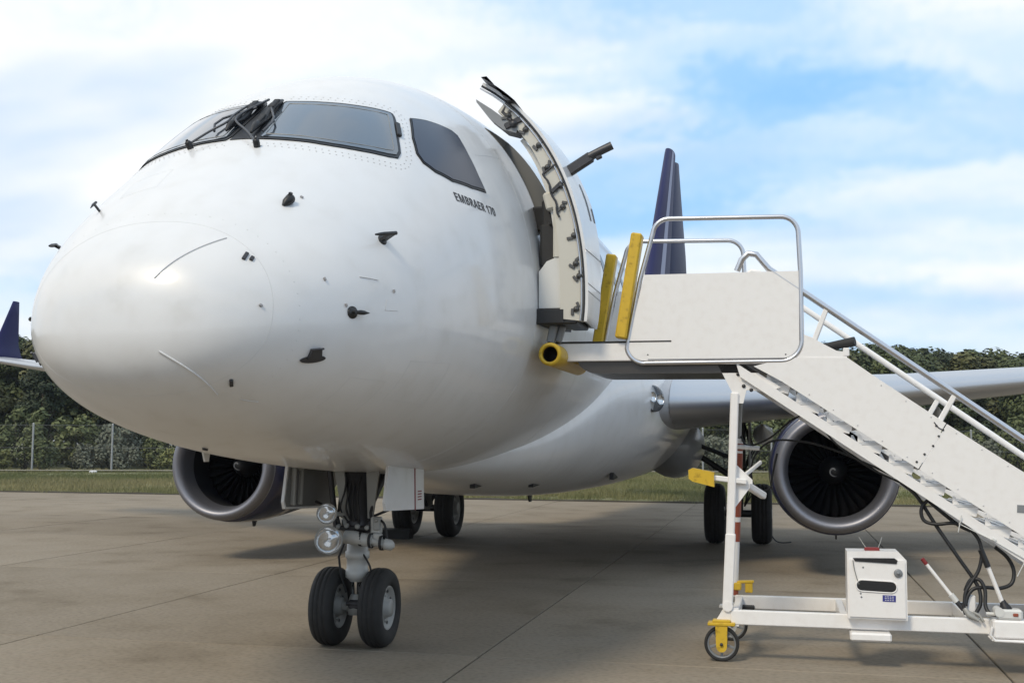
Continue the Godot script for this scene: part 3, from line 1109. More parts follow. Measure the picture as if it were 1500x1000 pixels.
	# outlined access hatches low on the port side and ahead of the windshield
	for c in [[1.55, 118.0, 0.26, 9.0], [2.75, 128.0, 0.30, 8.0], [1.0, 128.0, 0.16, 9.0], [0.86, -20.0, 0.12, 7.0]]:
		hull_line([Vector2(c[0] - c[2], c[1] - c[3]), Vector2(c[0] + c[2], c[1] - c[3]), Vector2(c[0] + c[2], c[1] + c[3]), Vector2(c[0] - c[2], c[1] + c[3]), Vector2(c[0] - c[2], c[1] - c[3])], -0.0008, 0.0016, pl)
	part(pl, "panel_line", M.faint_seam, plane)
	var rv2 := MB.new()
	for tt in [0.40, 3.25, 3.31]:
		for i in 150:
			var an := deg_to_rad(-150.0 + i * 2.0)
			if absf(tt - 0.40) < 0.01 and i % 3 > 0: continue
			rv2.lathe([Vector2(0.0034, -0.001), Vector2(0.003, 0.0006), Vector2(0.0, 0.0008)], hull_out(tt, an, 0.0006), hull_n(tt, an), 5)
	part(rv2, "rivet_row", M.faint_seam, plane).set_meta("kind", "stuff")
	# ---- lettering under the side window, bent onto the skin
	var tm := TextMesh.new()
	tm.text = "EMBRAER 170"
	var sf := SystemFont.new()
	sf.font_names = PackedStringArray(["Droid Sans"])
	sf.font_weight = 700
	tm.font = sf
	tm.font_size = 64
	tm.pixel_size = 0.00128
	tm.depth = 0.002
	tm.curve_step = 2.0
	var arr := tm.get_mesh_arrays()
	var vs: PackedVector3Array = arr[Mesh.ARRAY_VERTEX]
	var lo := Vector3.ONE * 1e9
	var hi := -lo
	for v in vs:
		lo = lo.min(v); hi = hi.max(v)
	var out_v := PackedVector3Array()
	var out_n := PackedVector3Array()
	for v in vs:
		var f := (v.x - lo.x) / (hi.x - lo.x)
		var z := lerpf(1.485, 0.885, f)
		var y := 3.198 + (v.y - lo.y) / (hi.y - lo.y) * 0.062
		var th := hull_find(y, z)
		out_v.append(hull_out(NOSE_Z - z, th, 0.0015 + v.z * 0.5))
		out_n.append(hull_n(NOSE_Z - z, th))
	var na := []
	na.resize(Mesh.ARRAY_MAX)
	na[Mesh.ARRAY_VERTEX] = out_v
	na[Mesh.ARRAY_NORMAL] = out_n
	na[Mesh.ARRAY_INDEX] = arr[Mesh.ARRAY_INDEX]
	var tmesh := ArrayMesh.new()
	tmesh.add_surface_from_arrays(Mesh.PRIMITIVE_TRIANGLES, na)
	part(tmesh, "lettering", M.print_dark, plane)
	probes()
	fairing()
	wings()
	tail()
	engines()
	nose_gear()
	main_gear()
	open_door()
	# cabin windows aft of the stairs
	for s in [1.0, -1.0]:
		for i in 17:
			var t0 := 6.9 + i * 0.80
			var c: float = deg_to_rad(71.0) * s
			var poly := PackedVector2Array()
			for k in 16:
				var an := TAU * k / 16.0
				poly.append(Vector2(t0 + 0.135 * signf(cos(an)) * pow(absf(cos(an)), 0.65), c + 0.125 * signf(sin(an)) * pow(absf(sin(an)), 0.65)))
			part(surf_patch_rad(poly, 0.004, 0.006), "cabin_window", M.glass_side, plane)

func probes() -> void:
	# small black sensors: each stands on the skin where its foot is
	var on := func(t: float, deg: float) -> Array:
		var p := hull(t, deg_to_rad(deg))
		var n := hull_n(t, deg_to_rad(deg))
		var fw := (Vector3(0, 0, 1) - n * n.z).normalized()
		return [p, n, fw, n.cross(fw).normalized()]
	for s in [1.0, -1.0]:
		# pitot tube high on the side: a raked mast with the tube running forward from its head
		var f: Array = on.call(1.04, 64.8 * s)
		var b := MB.new()
		var foot: Vector3 = f[0]
		var n: Vector3 = f[1]
		var fw: Vector3 = f[2]
		var head := foot + n * 0.075
		b.prism(PackedVector2Array([Vector2(-0.040, -0.01), Vector2(0.018, -0.01), Vector2(-0.005, 0.078), Vector2(-0.055, 0.078)]), Transform3D(Basis(fw, n, fw.cross(n)), foot - fw.cross(n) * 0.009), 0.018)
		b.tube([head - fw * 0.06, head + fw * 0.05, head + fw * 0.085, head + fw * 0.125], [0.012, 0.012, 0.010, 0.005], 10)
		b.lathe([Vector2(0.034, -0.004), Vector2(0.030, 0.005), Vector2(0.0, 0.006)], foot - fw * 0.01, n, 16)
		part(b, "pitot_probe", M.black, plane)
		# flow vane on a round base
		f = on.call(0.70, 88.8 * s)
		foot = f[0]; n = f[1]; fw = f[2]
		var v := MB.new()
		v.lathe([Vector2(0.036, -0.004), Vector2(0.034, 0.008), Vector2(0.0, 0.011)], foot, n, 20)
		var back := (-fw + n * 0.12).normalized()
		v.tube([foot + n * 0.022, foot + n * 0.026 + back * 0.035, foot + n * 0.028 + back * 0.06, foot + n * 0.028 + back * 0.095], [0.008, 0.014, 0.012, 0.002], 8)
		v.tube([foot, foot + n * 0.032], 0.009, 8)
		part(v, "angle_vane", M.black, plane)
		# wedge shaped temperature probe on an oval plate
		f = on.call(0.53, 112.0 * s)
		foot = f[0]; n = f[1]
		fw = (f[2] as Vector3).rotated(n, 0.42 * s)
		var tp := MB.new()
		var side: Vector3 = fw.cross(n)
		var oval := PackedVector2Array()
		for k in 20: oval.append(Vector2(cos(TAU * k / 20.0) * 0.082, sin(TAU * k / 20.0) * 0.020))
		tp.prism(oval, Transform3D(Basis(fw, side, n), foot - n * 0.006), 0.012)
		var upw: Vector3 = side if side.y > 0 else -side
		tp.prism(PackedVector2Array([Vector2(-0.048, 0.008), Vector2(0.040, 0.008), Vector2(0.022, 0.062), Vector2(-0.040, 0.062)]), Transform3D(Basis(fw, upw, fw.cross(upw)), foot - fw.cross(upw) * 0.018), 0.036)
		tp.bar(foot + upw * 0.066 + n * 0.018 + fw * 0.03, foot + upw * 0.066 + n * 0.018 - fw * 0.05, 0.010, 0.012, n, 0.003)
		part(tp, "temperature_probe", M.dark_metal, plane)
	# ice detector above: a small cone on port, a thin rod seen past the nose on starboard
	for sd in [1.0, -1.0]:
		var g: Array = on.call(0.70, 35.0 * sd)
		var ib := MB.new()
		var p: Vector3 = g[0]
		var nn: Vector3 = g[1]
		var ff: Vector3 = g[2]
		if sd < 0:
			ib.tube([p + nn * 0.055 + ff * 0.075, p + nn * 0.055 + ff * 0.02, p + nn * 0.05 - ff * 0.04], [0.003, 0.008, 0.008], 8)
			ib.bar(p, p + nn * 0.055, 0.008, 0.02, ff)
		else:
			ib.tube([p + ff * 0.040 + nn * 0.002, p + ff * 0.015 + nn * 0.014, p - ff * 0.020 + nn * 0.022, p - ff * 0.034 + nn * 0.018], [0.008, 0.024, 0.030, 0.026], 12)
			ib.prism(PackedVector2Array([Vector2(-0.04, 0.0), Vector2(0.0, 0.0), Vector2(-0.018, 0.062), Vector2(-0.04, 0.055)]), Transform3D(Basis(ff, nn, ff.cross(nn)), p), 0.014)
		part(ib, "ice_detector", M.black, plane)
	# small drain plates and latches
	for d in [[0.272, 49.0, 0.055, 0.4], [0.285, 52.0, 0.03, 0.4], [0.272, 138.0, 0.05, -0.6], [1.212, -174.0, 0.045, 0.0], [0.227, 81.0, 0.014, 0.9], [0.66, 86.0, 0.012, 0.4], [0.56, 74.0, 0.012, 0.2], [1.02, 83.0, 0.012, 0.2], [0.80, 36.0, 0.011, 0.0]]:
		var q: Array = on.call(d[0], d[1])
		var b := MB.new()
		var bs := Basis(q[2], q[1], (q[2] as Vector3).cross(q[1]))
		b.box(q[0] + q[1] * 0.004, Vector3(d[2], 0.016, 0.02), bs * Basis(Vector3.UP, d[3]), 0.003)
		part(b, "latch_plate", M.dark_metal if d[2] > 0.02 else M.seam, plane)
	# thin line of drain mast and blade aerial under the belly
	var am := MB.new()
	am.prism(PackedVector2Array([Vector2(-0.16, 0), Vector2(0.12, 0), Vector2(-0.02, -0.14), Vector2(-0.12, -0.14)]), Transform3D(Basis(Vector3.BACK, Vector3.UP, Vector3.LEFT), Vector3(0.01, 0.95, -6.6)), 0.02)
	part(am, "belly_aerial", M.dark_metal, plane)
	var dm := MB.new()
	dm.prism(PackedVector2Array([Vector2(-0.08, 0.02), Vector2(0.06, 0.02), Vector2(0.0, -0.10), Vector2(-0.05, -0.10)]), Transform3D(Basis(Vector3.BACK, Vector3.UP, Vector3.LEFT), Vector3(-0.45, 1.56, 1.7)), 0.012)
	part(dm, "drain_mast", M.paint_white, plane)

func fairing() -> void:
	var zs := [-0.7, -1.1, -1.5, -2.0, -2.56, -3.1, -3.6, -4.3, -5.2, -6.2, -7.5, -9.0, -10.5, -12.0, -13.5, -15.0, -16.2]
	var w := [0.42, 0.68, 0.88, 1.06, 1.24, 1.38, 1.50, 1.66, 1.82, 1.92, 1.98, 1.98, 1.95, 1.88, 1.7, 1.35, 0.9]
	var bt := [1.30, 1.25, 1.20, 1.145, 1.09, 1.05, 1.02, 0.985, 0.955, 0.94, 0.935, 0.94, 0.96, 1.0, 1.08, 1.2, 1.32]
	var wy := [1.46, 1.50, 1.54, 1.62, 1.76, 1.92, 2.10, 2.22, 2.28, 2.30, 2.30, 2.30, 2.28, 2.25, 2.2, 2.1, 2.0]
	var rows := []
	# a fine row every quarter metre, eased between the stations
	var nrow := 62
	for j in nrow + 1:
		var z := lerpf(zs[0], zs[-1], float(j) / nrow)
		var i := 0
		while i < zs.size() - 2 and zs[i + 1] > z: i += 1
		var q: float = clampf((z - zs[i]) / (zs[i + 1] - zs[i]), 0, 1)
		var im := maxi(i - 1, 0)
		var ip := mini(i + 2, zs.size() - 1)
		var W := cubic_interpolate(w[i], w[i + 1], w[im], w[ip], q)
		var B := cubic_interpolate(bt[i], bt[i + 1], bt[im], bt[ip], q)
		var Y := cubic_interpolate(wy[i], wy[i + 1], wy[im], wy[ip], q)
		var r := PackedVector3Array()
		for k in 61:
			var a := -PI * 0.5 - 0.75 + (PI + 1.5) * k / 60.0  # from one shoulder under the belly to the other
			var sx := sin(a)
			var cy := -cos(a)
			var e := 2.0 / 2.5
			var x := W * signf(sx) * pow(absf(sx), e)
			var y := Y + (Y - B) * signf(cy) * pow(absf(cy), e) * (1.0 if cy < 0 else 0.75)
			if cy > 0: x *= 1.0 - 0.35 * cy
			r.append(Vector3(x, y, z))
		rows.append(r)
	var mb := MB.new()
	mb.loft(rows)
	part(mb, "belly_fairing", M.paint_white, plane)
	# two small scoops and dark intakes in the fairing
	for d in [[0.80, 1.20, -2.95], [0.48, 1.225, -1.85], [1.30, 1.215, -5.2]]:
		var b := MB.new()
		b.prism(PackedVector2Array([Vector2(0.16, 0.035), Vector2(0.17, -0.050), Vector2(-0.20, -0.035), Vector2(-0.19, -0.02)]), Transform3D(Basis(Vector3(0, 0, 1), Vector3.UP, Vector3.RIGHT), Vector3(d[0], d[1], d[2])), 0.05)
		part(b, "ram_scoop", M.black, plane)
	# wing root light: a glazed oval in the root glove on each side
	for s in [1.0, -1.0]:
		var lb := MB.new()
		lb.lathe([Vector2(0.0, -0.03), Vector2(0.13, -0.03), Vector2(0.16, 0.0), Vector2(0.16, 0.03), Vector2(0.14, 0.035)], Vector3(1.80 * s, 2.125, -5.18), Vector3(0.72 * s, 0.12, 0.68), 26)
		var housing := part(lb, "root_light", M.dark_metal, plane)
		for k in 2:
			var l2 := MB.new()
			l2.lathe([Vector2(0.0, 0.0), Vector2(0.035, 0.004), Vector2(0.06, 0.03), Vector2(0.062, 0.036)], Vector3((1.795 + 0.08 * k) * s, 2.14 - 0.03 * k, -5.10 - 0.09 * k), Vector3(0.72 * s, 0.12, 0.68), 18)
			part(l2, "reflector", M.lens, housing)
		var gl := MB.new()
		gl.lathe([Vector2(0.16, 0.028), Vector2(0.13, 0.055), Vector2(0.07, 0.072), Vector2(0.0, 0.078)], Vector3(1.80 * s, 2.125, -5.18), Vector3(0.72 * s, 0.12, 0.68), 26)
		part(gl, "light_cover", M.clear, housing)

func foil(le: Vector3, chord: float, thick: float, up := Vector3.UP, n := 18, f0 := 0.0, f1 := 1.0) -> PackedVector3Array:
	# closed section running from the upper trailing edge round the nose to the lower trailing edge
	var r := PackedVector3Array()
	for i in 2 * n + 1:
		var q := float(i) / (2 * n)
		var side := 1.0 if q < 0.5 else -1.0
		var x := lerpf(f0, f1, pow(absf(1.0 - 2.0 * q), 1.7))
		var yt := 5.0 * (0.2969 * sqrt(x) - 0.1260 * x - 0.3516 * x * x + 0.2843 * x * x * x - 0.1015 * x * x * x * x)
		var camber := 0.10 * thick * sin(x * PI)
		r.append(le + Vector3(0, 0, -x * chord) + up * (side * yt * thick * (1.05 if side > 0 else 0.95) + camber))
	return r

func wings() -> void:
	var st := [[1.3, 2.05, -4.15, 8.4, 0.84], [1.62, 2.07, -4.92, 7.7, 0.82], [1.95, 2.10, -5.72, 6.9, 0.78], [2.5, 2.14, -6.35, 6.1, 0.70], [4.0, 2.25, -7.45, 4.7, 0.56], [5.0, 2.33, -8.10, 4.15, 0.50], [8.0, 2.66, -10.25, 3.0, 0.36], [10.5, 2.98, -12.0, 2.2, 0.26], [11.6, 3.10, -12.45, 1.55, 0.20], [12.86, 3.27, -12.92, 1.05, 0.14]]
	for s in [1.0, -1.0]:
		var rows := []
		var lead := []
		for d in st:
			rows.append(foil(Vector3(d[0] * s, d[1], d[2]), d[3], d[4]))
		var mb := MB.new()
		mb.loft(rows, false, true)
		var wg := part(mb, "wing", M.wing_grey, plane)
		# bright leading edge slat sits a few millimetres proud, from outside the root glove to the tip
		for d in st.slice(2):
			var c: float = d[3]
			lead.append(foil(Vector3(d[0] * s, d[1], d[2] + 0.010), c * 0.14 + 0.01, 0.0, Vector3.UP, 14))
			var r: PackedVector3Array = lead[-1]
			for i in r.size():
				var q := float(i) / 28.0
				var x := pow(absf(1.0 - 2.0 * q), 1.7) * 0.14
				var side := 1.0 if q < 0.5 else -1.0
				var yt := 5.0 * (0.2969 * sqrt(x) - 0.1260 * x - 0.3516 * x * x + 0.2843 * x * x * x)
				r[i] = Vector3(d[0] * s, d[1] + side * (yt * d[4] * (1.05 if side > 0 else 0.95) + 0.006) + 0.10 * d[4] * sin(x * PI), d[2] + 0.012 - x * c)
			lead[-1] = r
		var lb := MB.new()
		lb.loft(lead)
		part(lb, "slat", M.edge_metal, wg)
		# flap track pods
		for d in [[3.0, 1.82, -10.6], [5.6, 2.1, -10.9], [7.9, 2.42, -12.2]]:
			var fp := MB.new()
			fp.tube([Vector3(d[0] * s, d[1] + 0.05, d[2] + 0.9), Vector3(d[0] * s, d[1] - 0.05, d[2] + 0.5), Vector3(d[0] * s, d[1] - 0.08, d[2] - 0.4), Vector3(d[0] * s, d[1], d[2] - 1.3), Vector3(d[0] * s, d[1] + 0.06, d[2] - 1.8)], [0.03, 0.14, 0.17, 0.10, 0.02], 12)
			part(fp, "flap_pod", M.wing_grey, wg)
		# upturned blue winglet
		var wr := []
		for q in [0.0, 0.12, 0.3, 0.55, 0.8, 1.0]:
			var x: float = 12.86 + 0.16 * sin(minf(q / 0.3, 1.0) * PI * 0.5) + 0.12 * q
			var y: float = 3.27 + 1.36 * q
			var cant := Vector3(-0.6, 0.8, 0).lerp(Vector3(-1, 0.08, 0), minf(q / 0.3, 1.0)).normalized()
			wr.append(foil(Vector3(x * s, y, -12.92 - 0.93 * q), lerpf(1.02, 0.22, q), lerpf(0.13, 0.045, q), Vector3(cant.x * s, cant.y, 0)))
		var wl := MB.new()
		wl.loft(wr, false, true)
		part(wl, "winglet", M.tail_blue, plane)
		var nl := MB.new()
		nl.tube([Vector3(12.80 * s, 3.24, -12.86), Vector3(12.82 * s, 3.24, -13.3), Vector3(12.82 * s, 3.25, -13.85)], [0.03, 0.06, 0.03], 10)
		part(nl, "tip_light", M.dark_metal, plane)

func tail() -> void:
	var rows := []
	for d in [[4.3, -19.5, 6.4, 0.62], [5.92, -21.35, 5.0, 0.50], [8.3, -24.15, 3.6, 0.38], [10.6, -26.9, 2.1, 0.26]]:
		var r := foil(Vector3(0, d[0], d[1]), d[2], d[3], Vector3.RIGHT)
		rows.append(r)
	var mb := MB.new()
	mb.loft(rows, false, true)
	part(mb, "tail_fin", M.tail_blue, plane)
	# pale painted highlight up the port face and rudder turned a little to port
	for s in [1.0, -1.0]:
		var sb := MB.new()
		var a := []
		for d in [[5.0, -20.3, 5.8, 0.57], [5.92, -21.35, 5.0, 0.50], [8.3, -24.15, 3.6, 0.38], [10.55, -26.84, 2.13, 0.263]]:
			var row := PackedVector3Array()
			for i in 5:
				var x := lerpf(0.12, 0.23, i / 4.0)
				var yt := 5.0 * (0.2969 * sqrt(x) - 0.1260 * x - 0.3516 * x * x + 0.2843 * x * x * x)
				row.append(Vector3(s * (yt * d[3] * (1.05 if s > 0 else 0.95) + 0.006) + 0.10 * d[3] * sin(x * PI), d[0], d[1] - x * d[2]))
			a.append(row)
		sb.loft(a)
		part(sb, "fin_highlight", M.highlight_blue, plane)
	var rr := []
	for d in [[4.75, -25.6, 2.6, 0.44, 11.0], [7.5, -26.75, 1.9, 0.34, 11.0], [10.58, -28.70, 0.80, 0.17, 5.0]]:
		var turn := deg_to_rad(d[4])
		var row := foil(Vector3.ZERO, d[2], d[3], Vector3.RIGHT)
		for i in row.size():
			var v := row[i]
			row[i] = Vector3(v.x * cos(turn) - v.z * sin(turn), 0, v.z * cos(turn) + v.x * sin(turn)) + Vector3(0.03, d[0], d[1])
		rr.append(row)
	var rb := MB.new()
	rb.loft(rr, false, true)
	part(rb, "rudder", M.tail_blue_sheen, plane)
	for s in [1.0, -1.0]:
		var hr := []
		for d in [[0.25, 4.35, -23.4, 3.2, 0.34], [2.2, 4.50, -24.7, 2.4, 0.24], [4.0, 4.66, -25.9, 1.4, 0.13]]:
			hr.append(foil(Vector3(d[0] * s, d[1], d[2]), d[3], d[4]))
		var hb := MB.new()
		hb.loft(hr, false, true)
		part(hb, "tailplane", M.paint_white, plane)

func engines() -> void:
	for s in [1.0, -1.0]:
		var o := Vector3(3.92 if s > 0 else -4.03, 1.27, -5.67)
		var ax := Vector3(0, 0, -1)
		var cw := MB.new()
		cw.lathe([Vector2(0.735, 0.16), Vector2(0.775, 0.4), Vector2(0.795, 0.75), Vector2(0.795, 1.1), Vector2(0.78, 1.42), Vector2(0.765, 1.42), Vector2(0.765, 0.5), Vector2(0.70, 0.2), Vector2(0.735, 0.16)], o, ax, 56)
		var nac := part(cw, "engine_nacelle", M.nacelle_blue, plane)
		var af := MB.new()
		af.lathe([Vector2(0.772, 1.435), Vector2(0.765, 1.7), Vector2(0.72, 2.3), Vector2(0.63, 2.95), Vector2(0.61, 2.95), Vector2(0.70, 2.3), Vector2(0.74, 1.435), Vector2(0.772, 1.435)], o, ax, 56)
		part(af, "reverser_cowl", M.nacelle_grey, nac)
		var sb := MB.new()
		sb.lathe([Vector2(0.778, 1.418), Vector2(0.782, 1.422), Vector2(0.782, 1.436), Vector2(0.776, 1.44)], o, ax, 56)
		part(sb, "cowl_band", M.edge_metal, nac)
		# polished inlet lip
		var lp := MB.new()
		var lip := [Vector2(0.738, 0.158)]
		for i in 13:
			var a := PI * i / 12.0
			lip.append(Vector2(0.655 + 0.082 * cos(a), 0.16 - 0.16 * sin(a)))
		lip.append(Vector2(0.560, 0.26))
		lip.append(Vector2(0.555, 0.34))
		lp.lathe(lip, o, ax, 64)
		part(lp, "inlet_lip", M.inlet_metal, nac)
		var dk := MB.new()
		dk.lathe([Vector2(0.556, 0.335), Vector2(0.575, 0.6), Vector2(0.60, 0.9), Vector2(0.60, 1.25), Vector2(0.0, 1.26)], o, ax, 56)
		part(dk, "inlet_duct", M.duct_dark, nac)
		# fan: 28 twisted blades
		var fb := MB.new()
		for k in 28:
			var a := TAU * k / 28.0
			var rows := []
			for j in 5:
				var q := j / 4.0
				var r := lerpf(0.17, 0.585, q)
				var tw := lerpf(0.35, 1.05, q)
				var rad := Vector3(cos(a), sin(a), 0)
				var tan_ := Vector3(-sin(a), cos(a), 0)
				var ch := lerpf(0.05, 0.085, q)
				var d := tan_ * sin(tw) * ch + Vector3(0, 0, 1) * cos(tw) * ch
				var c := o + ax * 0.86 + rad * r
				rows.append(PackedVector3Array([c - d, c + tan_ * 0.012, c + d, c - tan_ * 0.004]))
			fb.loft(rows, true)
		part(fb, "fan_blades", M.fan_dark, nac)
		var sp := MB.new()
		sp.lathe([Vector2(0.0, 0.52), Vector2(0.05, 0.54), Vector2(0.11, 0.63), Vector2(0.16, 0.76), Vector2(0.18, 0.88)], o, ax, 28)
		var spin := part(sp, "spinner", M.black, nac)
		var sw := MB.new()
		var path := []
		for i in 20:
			var a := i * 0.24 + 0.6
			var r := 0.012 + 0.0032 * i
			var zz := 0.53 + r * r * 7.5
			path.append(o + ax * (zz - 0.004) + Vector3(cos(a) * r, sin(a) * r, 0))
		sw.tube(path, [0.006, 0.008, 0.010, 0.011, 0.012, 0.012, 0.012, 0.012, 0.012, 0.012, 0.011, 0.011, 0.010, 0.010, 0.009, 0.008, 0.007, 0.006, 0.004, 0.002], 6)
		part(sw, "swirl_mark", M.swirl_grey, spin)
		var cn := MB.new()
		cn.lathe([Vector2(0.42, 2.5), Vector2(0.40, 3.0), Vector2(0.33, 3.5), Vector2(0.31, 3.5), Vector2(0.30, 3.0), Vector2(0.0, 2.9)], o, ax, 32)
		part(cn, "exhaust_nozzle", M.dark_metal, nac)
		# pylon up to the wing
		var py := MB.new()
		var rows := []
		for d in [[0.62, -6.3, 3.9, 0.30], [0.95, -6.9, 3.9, 0.26], [1.25, -7.5, 3.6, 0.24]]:
			rows.append(foil(Vector3(3.92 * s, 1.27 + d[0], d[1]), d[2], d[3], Vector3.RIGHT))
		py.loft(rows, false, true)
		part(py, "pylon", M.nacelle_grey, plane)
		# strakes and drain on the cowl
		var dr := MB.new()
		dr.prism(PackedVector2Array([Vector2(0, 0.02), Vector2(0.14, 0.02), Vector2(0.08, -0.07), Vector2(0.03, -0.07)]), Transform3D(Basis(Vector3.FORWARD, Vector3.UP, Vector3.RIGHT), o + Vector3(0.02, -0.80, -1.0)), 0.02)
		part(dr, "drain_mast", M.dark_metal, nac)

func wheel(c: Vector3, r: float, w: float, parent: Node3D, rim_mat: Material, ax := Vector3.RIGHT) -> void:
	var h := w * 0.5
	var ty := MB.new()
	ty.lathe([Vector2(r * 0.56, -h * 0.78), Vector2(r * 0.66, -h * 0.96), Vector2(r * 0.80, -h), Vector2(r * 0.91, -h * 0.88), Vector2(r * 0.975, -h * 0.6), Vector2(r * 0.995, -h * 0.42), Vector2(r * 0.985, -h * 0.40), Vector2(r * 0.985, -h * 0.36), Vector2(r, -h * 0.34), Vector2(r, -h * 0.06), Vector2(r * 0.985, -h * 0.04), Vector2(r * 0.985, h * 0.04), Vector2(r, h * 0.06), Vector2(r, h * 0.34), Vector2(r * 0.985, h * 0.36), Vector2(r * 0.985, h * 0.40), Vector2(r * 0.995, h * 0.42), Vector2(r * 0.975, h * 0.6), Vector2(r * 0.91, h * 0.88), Vector2(r * 0.80, h), Vector2(r * 0.66, h * 0.96), Vector2(r * 0.56, h * 0.78), Vector2(r * 0.54, 0), Vector2(r * 0.56, -h * 0.78)], c, ax, 44)
	part(ty, "tyre", M.rubber, parent)
	var rm := MB.new()
	rm.lathe([Vector2(r * 0.57, -h * 0.74), Vector2(r * 0.52, -h * 0.80), Vector2(r * 0.48, -h * 0.55), Vector2(r * 0.40, -h * 0.40), Vector2(r * 0.24, -h * 0.50), Vector2(r * 0.22, -h * 0.95), Vector2(r * 0.12, -h * 1.02), Vector2(0, -h * 1.02)], c, ax, 30)
	rm.lathe([Vector2(r * 0.57, h * 0.74), Vector2(r * 0.52, h * 0.80), Vector2(r * 0.48, h * 0.55), Vector2(r * 0.40, h * 0.40), Vector2(r * 0.24, h * 0.50), Vector2(r * 0.22, h * 0.95), Vector2(r * 0.12, h * 1.02), Vector2(0, h * 1.02)], c, ax, 30)
	var u := ax.cross(Vector3.UP).normalized()
	for s in [1.0, -1.0]:
		for k in 8:
			var a := TAU * k / 8.0
			var d := u * cos(a) + Vector3.UP * sin(a)
			rm.lathe([Vector2(r * 0.05, 0), Vector2(r * 0.05, h * 0.10), Vector2(0, h * 0.10)], c + d * r * 0.32 + ax * s * h * 0.44, ax * s, 6)
	part(rm, "rim", rim_mat, parent)
	var hs := MB.new()
	for s in [1.0, -1.0]:
		for k in 8:
			var a := TAU * (k + 0.5) / 8.0
			var d := u * cos(a) + Vector3.UP * sin(a)
			hs.lathe([Vector2(r * 0.06, 0), Vector2(r * 0.055, h * 0.012), Vector2(0, h * 0.012)], c + d * r * 0.44 + ax * s * h * 0.50, ax * s, 10)
	part(hs, "rim_holes", M.black, parent)

